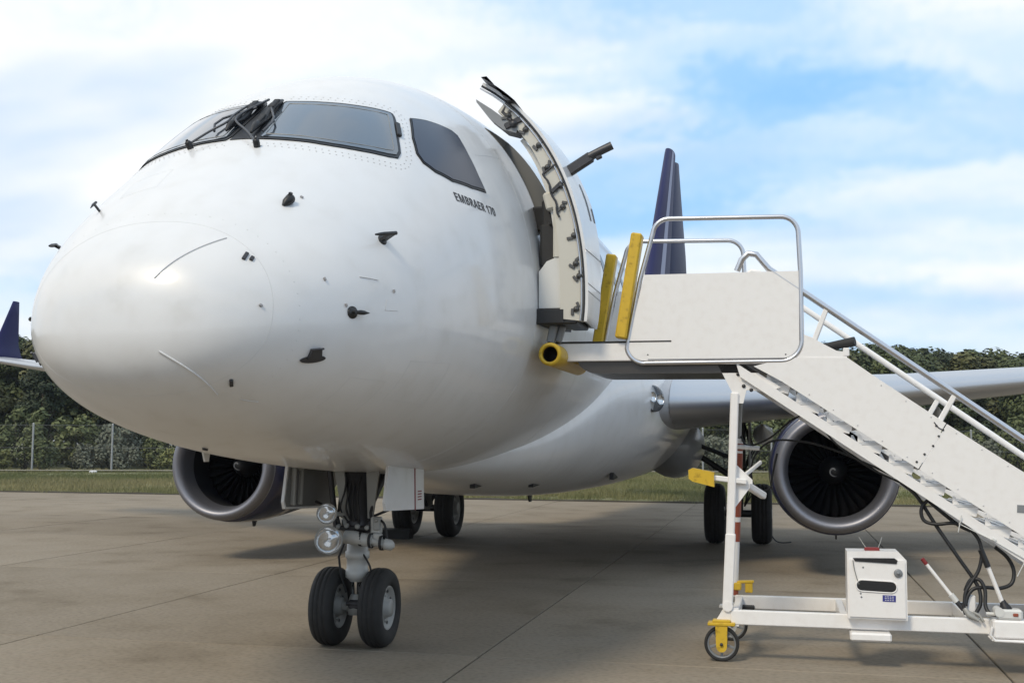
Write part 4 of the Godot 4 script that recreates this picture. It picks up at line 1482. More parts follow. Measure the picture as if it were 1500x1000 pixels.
func nose_gear() -> void:
	var zc := 0.0
	var b := MB.new()
	b.lathe([Vector2(0.0, 1.50), Vector2(0.12, 1.50), Vector2(0.115, 1.0), Vector2(0.13, 0.98), Vector2(0.13, 0.90), Vector2(0.10, 0.88)], Vector3(0.01, 0, zc), Vector3.UP, 22)
	var g := part(b, "nose_gear_strut", M.dark_metal, plane)
	var lo := MB.new()
	lo.lathe([Vector2(0.085, 0.90), Vector2(0.085, 0.74), Vector2(0.096, 0.735), Vector2(0.096, 0.685), Vector2(0.084, 0.68), Vector2(0.084, 0.60), Vector2(0.092, 0.595), Vector2(0.092, 0.535), Vector2(0.07, 0.52), Vector2(0.055, 0.50)], Vector3(0.01, 0, zc), Vector3.UP, 24)
	part(lo, "steering_collar", M.gear_white, g)
	var ch := MB.new()
	ch.lathe([Vector2(0.046, 0.53), Vector2(0.046, 0.33), Vector2(0.0, 0.33)], Vector3(0.01, 0, zc), Vector3.UP, 20)
	part(ch, "piston", M.chrome, g)
	var axl := MB.new()
	axl.tube([Vector3(-0.28, 0.305, zc), Vector3(0.28, 0.305, zc)], 0.038, 14)
	axl.lathe([Vector2(0.0, -0.07), Vector2(0.07, -0.06), Vector2(0.075, 0.0), Vector2(0.06, 0.07), Vector2(0.046, 0.10)], Vector3(0.01, 0.305, zc), Vector3.UP, 16)
	part(axl, "axle", M.gear_grey, g)
	# torque links ahead of the piston
	var tl := MB.new()
	for s in [-1.0, 1.0]:
		tl.bar(Vector3(0.01 + s * 0.05, 0.56, zc - 0.09), Vector3(0.01 + s * 0.015, 0.42, zc - 0.19), 0.022, 0.045, Vector3.FORWARD, 0.005)
		tl.bar(Vector3(0.01 + s * 0.05, 0.305, zc - 0.06), Vector3(0.01 + s * 0.015, 0.42, zc - 0.19), 0.022, 0.045, Vector3.FORWARD, 0.005)
	tl.tube([Vector3(-0.04, 0.42, zc - 0.19), Vector3(0.06, 0.42, zc - 0.19)], 0.018, 8)
	tl.box(Vector3(0.01, 0.33, zc + 0.055), Vector3(0.09, 0.07, 0.05), Basis.IDENTITY, 0.012)
	tl.tube([Vector3(-0.05, 0.335, zc + 0.07), Vector3(0.07, 0.335, zc + 0.07)], 0.016, 8)
	part(tl, "torque_link", M.dark_metal, g)
	# steering actuator lying across the strut
	var sa := MB.new()
	sa.tube([Vector3(-0.04, 0.86, zc + 0.15), Vector3(0.02, 0.855, zc + 0.15), Vector3(0.18, 0.83, zc + 0.14)], [0.05, 0.055, 0.05], 16)
	sa.tube([Vector3(0.18, 0.83, zc + 0.14), Vector3(0.28, 0.81, zc + 0.135)], 0.034, 14)
	sa.tube([Vector3(0.28, 0.81, zc + 0.135), Vector3(0.335, 0.80, zc + 0.13), Vector3(0.355, 0.80, zc + 0.13)], [0.045, 0.04, 0.02], 14)
	sa.box(Vector3(0.22, 0.86, zc + 0.13), Vector3(0.07, 0.06, 0.06), Basis.IDENTITY, 0.01)
	sa.box(Vector3(0.20, 0.95, zc + 0.1), Vector3(0.08, 0.13, 0.07), Basis.IDENTITY, 0.01)
	part(sa, "steering_actuator", M.gear_white, g)
	var cl := MB.new()
	for x in [0.09, 0.17, 0.26]:
		cl.lathe([Vector2(0.058, -0.012), Vector2(0.058, 0.012)], Vector3(x, 0.845 - (x - 0.09) * 0.16, zc + 0.14), Vector3.RIGHT, 16)
	cl.box(Vector3(0.02, 0.925, zc + 0.12), Vector3(0.28, 0.035, 0.06), Basis.IDENTITY, 0.008)
	cl.box(Vector3(0.01, 0.97, zc + 0.10), Vector3(0.12, 0.05, 0.05), Basis.IDENTITY, 0.01)
	cl.tube([Vector3(-0.10, 0.93, zc + 0.1), Vector3(-0.13, 1.0, zc + 0.08), Vector3(-0.12, 1.2, zc + 0.05), Vector3(-0.10, 1.42, zc)], 0.012, 6)
	cl.tube([Vector3(0.16, 0.92, zc + 0.1), Vector3(0.15, 1.05, zc + 0.1), Vector3(0.17, 1.2, zc + 0.02), Vector3(0.16, 1.42, zc - 0.05)], 0.012, 6)
	cl.tube([Vector3(-0.06, 0.80, zc + 0.12), Vector3(-0.10, 0.70, zc + 0.12), Vector3(-0.09, 0.56, zc + 0.10), Vector3(-0.06, 0.42, zc + 0.05)], 0.009, 6)
	for k in 4:
		cl.tube(smooth_path([Vector3(-0.03 + 0.03 * k, 0.98, zc + 0.13), Vector3(-0.08 + 0.05 * k, 1.08, zc + 0.16), Vector3(-0.05 + 0.035 * k, 1.22, zc + 0.14), Vector3(-0.06 + 0.045 * k, 1.40, zc + 0.06)]), 0.008, 6)
	cl.tube(smooth_path([Vector3(0.30, 0.84, zc + 0.13), Vector3(0.27, 0.96, zc + 0.12), Vector3(0.20, 1.0, zc + 0.10), Vector3(0.12, 0.98, zc + 0.09)]), 0.010, 6)
	cl.tube(smooth_path([Vector3(0.08, 0.72, zc + 0.06), Vector3(0.14, 0.60, zc + 0.05), Vector3(0.11, 0.45, zc + 0.03), Vector3(0.07, 0.33, zc + 0.02)]), 0.008, 6)
	part(cl, "hydraulic_lines", M.black_soft, g)
	var ft := MB.new()
	for q in [Vector3(-0.10, 0.935, 0.13), Vector3(-0.03, 0.945, 0.145), Vector3(0.06, 0.94, 0.145), Vector3(0.135, 0.93, 0.135)]:
		ft.lathe([Vector2(0.0, -0.02), Vector2(0.018, -0.02), Vector2(0.022, 0.0), Vector2(0.018, 0.02), Vector2(0.0, 0.024)], q, Vector3(0.1, 0.1, 1), 10)
	ft.box(Vector3(0.215, 0.965, zc + 0.14), Vector3(0.055, 0.10, 0.03), Basis.IDENTITY, 0.006)
	ft.lathe([Vector2(0.0, 0.0), Vector2(0.016, 0.0), Vector2(0.016, 0.006), Vector2(0, 0.006)], Vector3(0.215, 0.99, zc + 0.155), Vector3.BACK, 10)
	part(ft, "fittings", M.gear_grey, g).set_meta("kind", "stuff")
	# side plates and drag brace
	var sp := MB.new()
	sp.prism(PackedVector2Array([Vector2(-0.16, 1.44), Vector2(-0.08, 1.44), Vector2(0.0, 0.90), Vector2(-0.055, 0.90)]), Transform3D(Basis(Vector3.RIGHT, Vector3.UP, Vector3.BACK), Vector3(0.0, 0.0, zc + 0.10)), 0.025)
	part(sp, "side_stay", M.gear_grey, g)
	var s2 := MB.new()
	s2.prism(PackedVector2Array([Vector2(0.10, 1.44), Vector2(0.22, 1.44), Vector2(0.16, 1.0), Vector2(0.12, 1.0)]), Transform3D(Basis(Vector3.RIGHT, Vector3.UP, Vector3.BACK), Vector3(0.0, 0.0, zc + 0.06)), 0.025)
	part(s2, "side_stay", M.gear_grey, g)
	var db := MB.new()
	db.bar(Vector3(0.01, 0.98, zc - 0.05), Vector3(0.01, 1.46, zc - 0.75), 0.10, 0.07, Vector3.UP, 0.012)
	db.bar(Vector3(-0.15, 0.92, zc + 0.06), Vector3(-0.20, 1.46, zc + 0.12), 0.035, 0.05, Vector3.FORWARD, 0.008)
	part(db, "drag_brace", M.dark_metal, g)
	for s in [-1.0, 1.0]:
		wheel(Vector3(0.20 * s, 0.305, zc), 0.305, 0.195, g, M.gear_grey)
	# two lamps with chrome reflectors on the starboard side
	for d in [[-0.135, 1.045, 0.30, 0.080], [-0.105, 0.845, 0.33, 0.108]]:
		var c := Vector3(d[0], d[1], d[2])
		var r: float = d[3]
		var fwd := Vector3(0.30, 0.02, 0.95).normalized()
		var lb := MB.new()
		lb.lathe([Vector2(0.0, -r * 0.9), Vector2(r * 0.45, -r * 0.8), Vector2(r * 0.9, -r * 0.25), Vector2(r * 1.0, 0.0), Vector2(r * 1.0, r * 0.16), Vector2(r * 0.90, r * 0.17), Vector2(r * 0.88, 0.0)], c, fwd, 26)
		lb.tube([c - fwd * r * 0.6, Vector3(-0.03, d[1] - 0.02, 0.10)], 0.016, 8)
		var lamp := part(lb, "taxi_lamp", M.gear_grey, g)
		var rf := MB.new()
		rf.lathe([Vector2(r * 0.90, r * 0.10), Vector2(r * 0.75, -r * 0.18), Vector2(r * 0.45, -r * 0.45), Vector2(r * 0.12, -r * 0.55), Vector2(0.0, -r * 0.55)], c, fwd, 26)
		rf.lathe([Vector2(r * 0.12, -r * 0.5), Vector2(r * 0.10, -r * 0.1), Vector2(0.0, -r * 0.08)], c, fwd, 12)
		part(rf, "reflector", M.lens, g)
		var lg := MB.new()
		lg.lathe([Vector2(r * 0.90, r * 0.12), Vector2(r * 0.5, r * 0.17), Vector2(0.0, r * 0.19)], c, fwd, 24)
		part(lg, "lamp_glass", M.clear, g)
	# bay and doors
	var bay := MB.new()
	bay.box(Vector3(0.0, 1.50, -0.25), Vector3(0.62, 0.14, 1.6))
	part(bay, "gear_bay", M.black, plane)
	var pd := MB.new()
	pd.prism(PackedVector2Array([Vector2(0.46, 1.42), Vector2(-0.40, 1.43), Vector2(-0.44, 1.38), Vector2(-0.46, 1.05), Vector2(0.50, 1.085), Vector2(0.53, 1.14)]), Transform3D(Basis(Vector3.BACK, Vector3.UP, Vector3.LEFT), Vector3(0.415, 0, 0)), 0.022)
	var door := part(pd, "gear_door", M.paint_white, plane)
	var rl := MB.new()
	rl.prism(PackedVector2Array([Vector2(-0.175, 1.43), Vector2(-0.20, 1.43), Vector2(-0.225, 1.055), Vector2(-0.20, 1.055)]), Transform3D(Basis(Vector3.BACK, Vector3.UP, Vector3.LEFT), Vector3(0.418, 0, 0)), 0.004)
	part(rl, "red_line", M.dark_red, door)
	var lb2 := MB.new()
	for i in 4:
		lb2.box(Vector3(0.4165, 1.20 - i * 0.022, -0.33), Vector3(0.002, 0.010, 0.10))
	part(lb2, "placard", M.dark_red, door)
	var sd := MB.new()
	sd.prism(PackedVector2Array([Vector2(0.46, 1.42), Vector2(-0.40, 1.43), Vector2(-0.44, 1.38), Vector2(-0.46, 1.05), Vector2(0.50, 1.085), Vector2(0.53, 1.14)]), Transform3D(Basis(Vector3.BACK, Vector3.UP, Vector3.LEFT), Vector3(-0.395, 0, 0)), 0.022)
	var sdoor := part(sd, "gear_door", M.paint_white, plane)
	var li := MB.new()
	li.prism(PackedVector2Array([Vector2(0.44, 1.42), Vector2(-0.39, 1.42), Vector2(-0.42, 1.37), Vector2(-0.44, 1.07), Vector2(0.48, 1.10), Vector2(0.51, 1.15)]), Transform3D(Basis(Vector3.BACK, Vector3.UP, Vector3.LEFT), Vector3(-0.387, 0, 0)), 0.010)
	part(li, "door_lining", M.door_inside, sdoor)
	for zz in [0.40, 0.26]:
		var ri := MB.new()
		ri.box(Vector3(-0.372, 1.26, zz), Vector3(0.035, 0.30, 0.035), Basis(Vector3.RIGHT, -0.06), 0.006)
		part(ri, "door_rib", M.gear_grey, sdoor)
	var hi_ := MB.new()
	for zz in [0.30, -0.05, -0.30]:
		hi_.box(Vector3(-0.37, 1.40, zz), Vector3(0.06, 0.05, 0.08), Basis.IDENTITY, 0.01)
	part(hi_, "door_hinges", M.gear_grey, sdoor)
	var rod := MB.new()
	rod.tube([Vector3(0.11, 1.0, 0.0), Vector3(0.39, 1.12, -0.05)], 0.012, 6)
	rod.tube([Vector3(-0.11, 1.0, 0.0), Vector3(-0.37, 1.12, -0.05)], 0.012, 6)
	part(rod, "door_rod", M.dark_metal, g)

func main_gear() -> void:
	for s in [1.0, -1.0]:
		var z := -10.6
		var x: float = 2.6 * s
		var b := MB.new()
		b.lathe([Vector2(0.0, 2.0), Vector2(0.13, 2.0), Vector2(0.12, 1.1), Vector2(0.135, 1.08), Vector2(0.13, 0.98), Vector2(0.08, 0.96), Vector2(0.075, 0.45), Vector2(0.0, 0.45)], Vector3(x, 0, z), Vector3.UP, 20)
		var g := part(b, "main_gear_strut", M.gear_grey, plane)
		var ax := MB.new()
		ax.tube([Vector3(x - 0.5, 0.48, z), Vector3(x + 0.5, 0.48, z)], 0.06, 14)
		part(ax, "axle", M.dark_metal, g)
		for k in [-1.0, 1.0]:
			wheel(Vector3(x + 0.37 * k, 0.48, z), 0.48, 0.32, g, M.gear_grey)
		var br := MB.new()
		br.tube([Vector3(x, 1.0, z), Vector3(x - 1.15 * s, 1.75, z + 0.1)], 0.05, 10)
		br.tube([Vector3(x - 0.05 * s, 1.35, z + 0.1), Vector3(x - 0.55 * s, 1.55, z + 0.35), Vector3(x - 1.0 * s, 1.9, z + 0.3)], 0.035, 8)
		br.bar(Vector3(x, 0.95, z + 0.12), Vector3(x, 0.72, z + 0.34), 0.06, 0.04, Vector3.UP, 0.01)
		br.bar(Vector3(x, 0.52, z + 0.10), Vector3(x, 0.72, z + 0.34), 0.06, 0.04, Vector3.UP, 0.01)
		part(br, "side_brace", M.dark_metal, g)
		var hs := MB.new()
		for k in 3:
			hs.tube([Vector3(x + 0.12, 1.9, z + 0.1), Vector3(x + 0.20 + 0.04 * k, 1.5, z + 0.16), Vector3(x + 0.10, 1.15, z + 0.18), Vector3(x + 0.16 + 0.05 * k, 0.85, z + 0.16), Vector3(x + 0.10, 0.6, z + 0.12)], 0.014, 6)
		part(hs, "brake_lines", M.black_soft, g)
		var gd := MB.new()
		gd.prism(PackedVector2Array([Vector2(-0.45, 2.0), Vector2(0.45, 2.0), Vector2(0.40, 1.15), Vector2(0.1, 0.95), Vector2(-0.35, 1.1)]), Transform3D(Basis(Vector3.BACK, Vector3.UP, Vector3.LEFT), Vector3(x + 0.20 * s + 0.01, 0, z)), 0.03)
		part(gd, "gear_door", M.wing_grey, plane)
		# wheel well bulge under the wing root
		var wb := MB.new()
		var rows := []
		for q in [[-8.9, 0.06], [-9.2, 0.30], [-9.7, 0.46], [-10.6, 0.52], [-11.6, 0.46], [-12.3, 0.25], [-12.6, 0.05]]:
			var r := PackedVector3Array()
			for k in 20:
				var a := TAU * k / 20.0
				r.append(Vector3((1.58 + cos(a) * q[1] * 0.95) * s, 1.55 + sin(a) * q[1], q[0]))
			rows.append(r)
		wb.loft(rows, true, true)
		part(wb, "wheel_well_fairing", M.wing_grey, plane)

# ---------------------------------------------------------------- the open door, swung out and forward of its opening
const DZ0 := 0.20
const DZ1 := -0.47
func door_skin(y: float) -> Vector2:
	# (x, y) of the door's outer skin: the fuselage section moved outward
	var th := hull_find(y, -0.9)
	return Vector2(hull(NOSE_Z + 0.9, th).x + 0.335, y)
func toe(z: float, y: float) -> float:
	return 0.05 * clampf((y - 2.85) / 0.7, -0.6, 1.0) * (DZ0 - z) / (DZ0 - DZ1)
func door_in(y: float, d: float) -> Vector2:
	var a := door_skin(y + 0.02)
	var b := door_skin(y - 0.02)
	var t := (a - b).normalized()
	return door_skin(y) + Vector2(-t.y, t.x) * d
func open_door() -> void:
	var ys := []
	for i in 29: ys.append(lerpf(2.51, 4.40, i / 28.0))
	# outer skin, two centimetres thick
	var sk := MB.new()
	var ra := PackedVector2Array()
	var rb := PackedVector2Array()
	for y in ys:
		ra.append(door_skin(y)); rb.append(door_in(y, 0.022))
	var poly := ra.duplicate()
	for i in range(rb.size() - 1, -1, -1): poly.append(rb[i])
	var xf := Transform3D(Basis.IDENTITY, Vector3(0, 0, DZ1))
	var rows := []
	for zz in [DZ0, DZ0 - 0.03, 0.0, -0.2, -0.4, DZ1 + 0.03, DZ1]:
		var r := PackedVector3Array()
		for p in poly: r.append(Vector3(p.x + toe(zz, p.y), p.y, zz))
		rows.append(r)
	sk.loft(rows, true)
	var e0 := PackedVector3Array()
	for i in ra.size() - 1:
		for zz in [DZ0, DZ1]:
			var a0 := Vector3(ra[i].x + toe(zz, ra[i].y), ra[i].y, zz)
			var a1 := Vector3(ra[i + 1].x + toe(zz, ra[i + 1].y), ra[i + 1].y, zz)
			var b1 := Vector3(rb[i + 1].x + toe(zz, rb[i + 1].y), rb[i + 1].y, zz)
			var b0 := Vector3(rb[i].x + toe(zz, rb[i].y), rb[i].y, zz)
			e0.append_array([a0, a1, b1, a0, b1, b0])
	sk.raw(e0)
	var skin := part(sk, "front_door", M.paint_white, plane)
	# frame member along the front and rear edges
	for zz in [DZ0 - 0.012, DZ1 + 0.10]:
		var fm := MB.new()
		var outer := PackedVector2Array()
		var inner := PackedVector2Array()
		for y in ys:
			if y > 4.30: continue
			outer.append(door_in(y, 0.024))
			inner.append(door_in(y, lerpf(0.215, 0.13, smoothstep(2.9, 4.1, y))))
		var pg := outer.duplicate()
		for i in range(inner.size() - 1, -1, -1): pg.append(inner[i])
		fm.prism(pg, Transform3D(Basis.IDENTITY, Vector3(0, 0, zz - 0.09)), 0.09)
		part(fm, "edge_frame", M.cream, skin)
	# dark rubber seal and the bright strip just inside the skin edge
	for q in 2:
		var sl := MB.new()
		var path := []
		for y in ys:
			var p := door_in(y, 0.030 + 0.022 * q)
			path.append(Vector3(p.x, p.y, DZ0 - 0.008 + 0.004 * q))
		sl.tube(path, 0.010 if q == 0 else 0.007, 6)
		part(sl, "edge_seal", M.seal if q == 0 else M.steel, skin)
	# inner lining with its boxes
	var ln := MB.new()
	var lo := PackedVector2Array()
	for i in 20:
		var y := lerpf(2.62, 4.05, i / 19.0)
		lo.append(door_in(y, 0.14))
	for i in range(19, -1, -1):
		var y := lerpf(2.62, 4.05, i / 19.0)
		lo.append(door_in(y, lerpf(0.25, 0.17, smoothstep(2.9, 4.1, y))))
	ln.prism(lo, Transform3D(Basis.IDENTITY, Vector3(0, 0, DZ1 + 0.06)), 0.52)
	part(ln, "inner_lining", M.inner_white, skin)
	var slide := MB.new()
	slide.prism(PackedVector2Array([Vector2(1.50, 2.62), Vector2(1.70, 2.62), Vector2(1.72, 2.98), Vector2(1.66, 3.02), Vector2(1.56, 2.98), Vector2(1.50, 2.90)]), Transform3D(Basis.IDENTITY, Vector3(0, 0, -0.44)), 0.60)
	part(slide, "slide_bustle", M.inner_white, skin)
	var mid := MB.new()
	mid.box(Vector3(1.665, 3.20, 0.0), Vector3(0.11, 0.40, 0.34), Basis.IDENTITY, 0.015)
	mid.box(Vector3(1.60, 3.46, 0.02), Vector3(0.13, 0.14, 0.26), Basis(Vector3.BACK, 0.25), 0.015)
	part(mid, "mechanism_box", M.cream, skin)
	var slot := MB.new()
	slot.box(Vector3(1.655, 3.24, 0.172), Vector3(0.014, 0.20, 0.006), Basis.IDENTITY, 0.002)
	part(slot, "slot", M.black, skin)
	var bb := MB.new()
	bb.box(Vector3(1.585, 2.555, -0.06), Vector3(0.24, 0.12, 0.5), Basis.IDENTITY, 0.01)
	bb.box(Vector3(1.735, 2.52, -0.10), Vector3(0.13, 0.05, 0.56), Basis.IDENTITY, 0.01)
	part(bb, "girt_box", M.black, skin)
	var lg := MB.new()
	lg.bar(Vector3(1.60, 2.50, 0.05), Vector3(1.57, 2.36, 0.05), 0.06, 0.07, Vector3.FORWARD, 0.01)
	lg.bar(Vector3(1.66, 2.50, 0.0), Vector3(1.62, 2.37, 0.0), 0.05, 0.06, Vector3.FORWARD, 0.01)
	part(lg, "girt_fitting", M.nacelle_grey, skin)
	# rollers, stops and bolts down the front edge
	for y in [2.60, 2.86, 2.96, 3.18, 3.42, 3.58, 3.75, 3.92, 4.06, 4.20]:
		var p := door_in(y, 0.085 + 0.02 * sin(y * 17.0))
		var rl := MB.new()
		var c := Vector3(p.x, p.y, DZ0 - 0.014)
		rl.lathe([Vector2(0.0, -0.02), Vector2(0.021, -0.02), Vector2(0.024, 0.012), Vector2(0.014, 0.022), Vector2(0.008, 0.034), Vector2(0.0, 0.035)], c, Vector3(0, 0, 1), 12)
		rl.box(c + Vector3(-0.03, -0.02, 0.006), Vector3(0.05, 0.022, 0.02), Basis(Vector3.BACK, y * 3.0), 0.003)
		rl.box(c + Vector3(0.012, 0.035, 0.004), Vector3(0.022, 0.04, 0.016), Basis(Vector3.BACK, y * 5.0), 0.003)
		part(rl, "roller_stop", M.fitting, skin)
	var ct := MB.new()
	var cp := []
	for i in 12:
		var y := lerpf(3.35, 3.72, i / 11.0)
		var p := door_in(y, 0.15 + 0.008 * sin(i * 1.3))
		cp.append(Vector3(p.x, p.y, DZ0 + 0.002))
	ct.tube(cp, 0.009, 6)
	var c1 := door_in(3.56, 0.15)
	var c2 := door_in(3.60, 0.05)
	ct.bar(Vector3(c1.x, c1.y, DZ0 + 0.0), Vector3(c2.x, c2.y, DZ0 + 0.0), 0.03, 0.025, Vector3.BACK, 0.004)
	var c3 := door_in(3.72, 0.16)
	var c4 := door_in(3.74, 0.04)
	ct.bar(Vector3(c3.x, c3.y, DZ0 + 0.0), Vector3(c4.x, c4.y, DZ0 + 0.0), 0.014, 0.014, Vector3.BACK, 0.003)
	part(ct, "latch_linkage", M.dark_metal, skin)
	# flap at the head of the door, and the peak of skin above it
	var fl := MB.new()
	var h0 := door_in(4.14, 0.12)
	fl.prism(PackedVector2Array([Vector2(h0.x + 0.02, h0.y - 0.07), Vector2(h0.x - 0.08, h0.y - 0.04), Vector2(h0.x - 0.20, h0.y + 0.06), Vector2(h0.x - 0.30, h0.y + 0.19), Vector2(h0.x - 0.305, h0.y + 0.215), Vector2(h0.x - 0.18, h0.y + 0.13), Vector2(h0.x - 0.05, h0.y + 0.03), Vector2(h0.x + 0.03, h0.y - 0.02)]), Transform3D(Basis.IDENTITY, Vector3(0, 0, 0.0)), 0.19)
	part(fl, "head_flap", M.nacelle_grey, skin)
	var pk := MB.new()
	var pkp := PackedVector2Array()
	for i in 6:
		pkp.append(door_skin(lerpf(4.20, 4.40, i / 5.0)) + Vector2(0.004, 0.012))
	pkp.append(Vector2(1.11, 4.415))
	pkp.append(Vector2(1.16, 4.36))
	pkp.append(door_in(4.24, 0.03))
	pk.prism(pkp, Transform3D(Basis.IDENTITY, Vector3(0, 0, DZ1 - 0.004)), 0.774)
	part(pk, "head_seal", M.dark_metal, skin)
	var hbk := MB.new()
	var b0 := door_in(4.13, 0.05)
	hbk.bar(Vector3(b0.x, b0.y, DZ0 - 0.02), Vector3(h0.x - 0.07, h0.y - 0.02, DZ0 - 0.02), 0.05, 0.05, Vector3.BACK, 0.008)
	hbk.tube([Vector3(h0.x - 0.02, h0.y + 0.03, DZ0 - 0.01), Vector3(h0.x - 0.09, h0.y + 0.10, DZ0 - 0.02), Vector3(h0.x - 0.06, h0.y + 0.17, DZ0 - 0.03)], 0.016, 8)
	hbk.lathe([Vector2(0, -0.02), Vector2(0.032, -0.02), Vector2(0.028, 0.02), Vector2(0, 0.025)], Vector3(h0.x + 0.0, h0.y + 0.0, DZ0), Vector3.BACK, 12)
	part(hbk, "flap_bracket", M.dark_metal, skin)
	# outside handle swung out, and handle recesses in the skin
	var hd := MB.new()
	var a := Vector3(1.665, 3.72, -0.10)
	hd.bar(a, Vector3(1.87, 3.845, -0.10), 0.06, 0.085, Vector3.UP, 0.012)
	hd.tube([Vector3(1.85, 3.84, -0.10), Vector3(1.94, 3.885, -0.10), Vector3(2.03, 3.925, -0.10)], [0.036, 0.034, 0.034], 12)
	hd.box(Vector3(1.925, 3.835, -0.10), Vector3(0.05, 0.03, 0.04), Basis(Vector3.BACK, 0.4), 0.006)
	part(hd, "door_handle", M.dark_metal, skin)
	for d in [[3.66, 3.36, -0.25], [3.49, 3.37, -0.40]]:
		var rc := MB.new()
		var rows2 := []
		for k in 2:
			var row := PackedVector3Array()
			for i in 7:
				var y: float = lerpf(d[0], d[1], i / 6.0)
				var p := door_skin(y) + Vector2(0.003, 0.002)
				row.append(Vector3(p.x + toe(d[2] - 0.045 * k, p.y), p.y, d[2] - 0.045 * k))
			rows2.append(row)
		rc.loft(rows2)
		part(rc, "handle_recess", M.black, skin)
	for y in [3.06, 2.80, 2.74]:
		var lnn := MB.new()
		var p := door_skin(y) + Vector2(0.001, 0)
		lnn.bar(Vector3(p.x + toe(DZ0, p.y), p.y, DZ0 - 0.01), Vector3(p.x + toe(DZ1, p.y), p.y, DZ1 + 0.01), 0.004, 0.006)
		part(lnn, "skin_joint", M.seam, skin)
	# hinge arm between the door and the front jamb
	var ha := MB.new()
	ha.bar(Vector3(1.30, 3.40, -0.36), Vector3(1.58, 3.34, -0.02), 0.14, 0.20, Vector3.UP, 0.015)
	ha.bar(Vector3(1.32, 3.02, -0.36), Vector3(1.60, 3.02, -0.05), 0.14, 0.18, Vector3.UP, 0.015)
	ha.box(Vector3(1.56, 3.36, -0.05), Vector3(0.13, 0.26, 0.20), Basis.IDENTITY, 0.02)  # black boxes added to darken the gap behind the door
	ha.box(Vector3(1.555, 3.12, -0.06), Vector3(0.14, 0.34, 0.26), Basis.IDENTITY, 0.02)
	ha.tube([Vector3(1.52, 3.52, -0.02), Vector3(1.60, 3.47, 0.06), Vector3(1.62, 3.36, 0.08), Vector3(1.58, 3.28, 0.07)], 0.028, 10)
	part(ha, "hinge_arm_gap_shade", M.black_soft, plane)

# ---------------------------------------------------------------- boarding stairs
const ZN := -0.06
const ZF := -1.02
func arc(c: Vector2, r: float, a0: float, a1: float, n: int) -> Array:
	var out := []
	for i in n + 1:
		var a := deg_to_rad(lerpf(a0, a1, float(i) / n))
		out.append(c + Vector2(cos(a), sin(a)) * r)
	return out
func at_z(p: Array, z: float) -> Array:
	var out := []
	for v in p: out.append(Vector3(v.x, v.y, z))
	return out

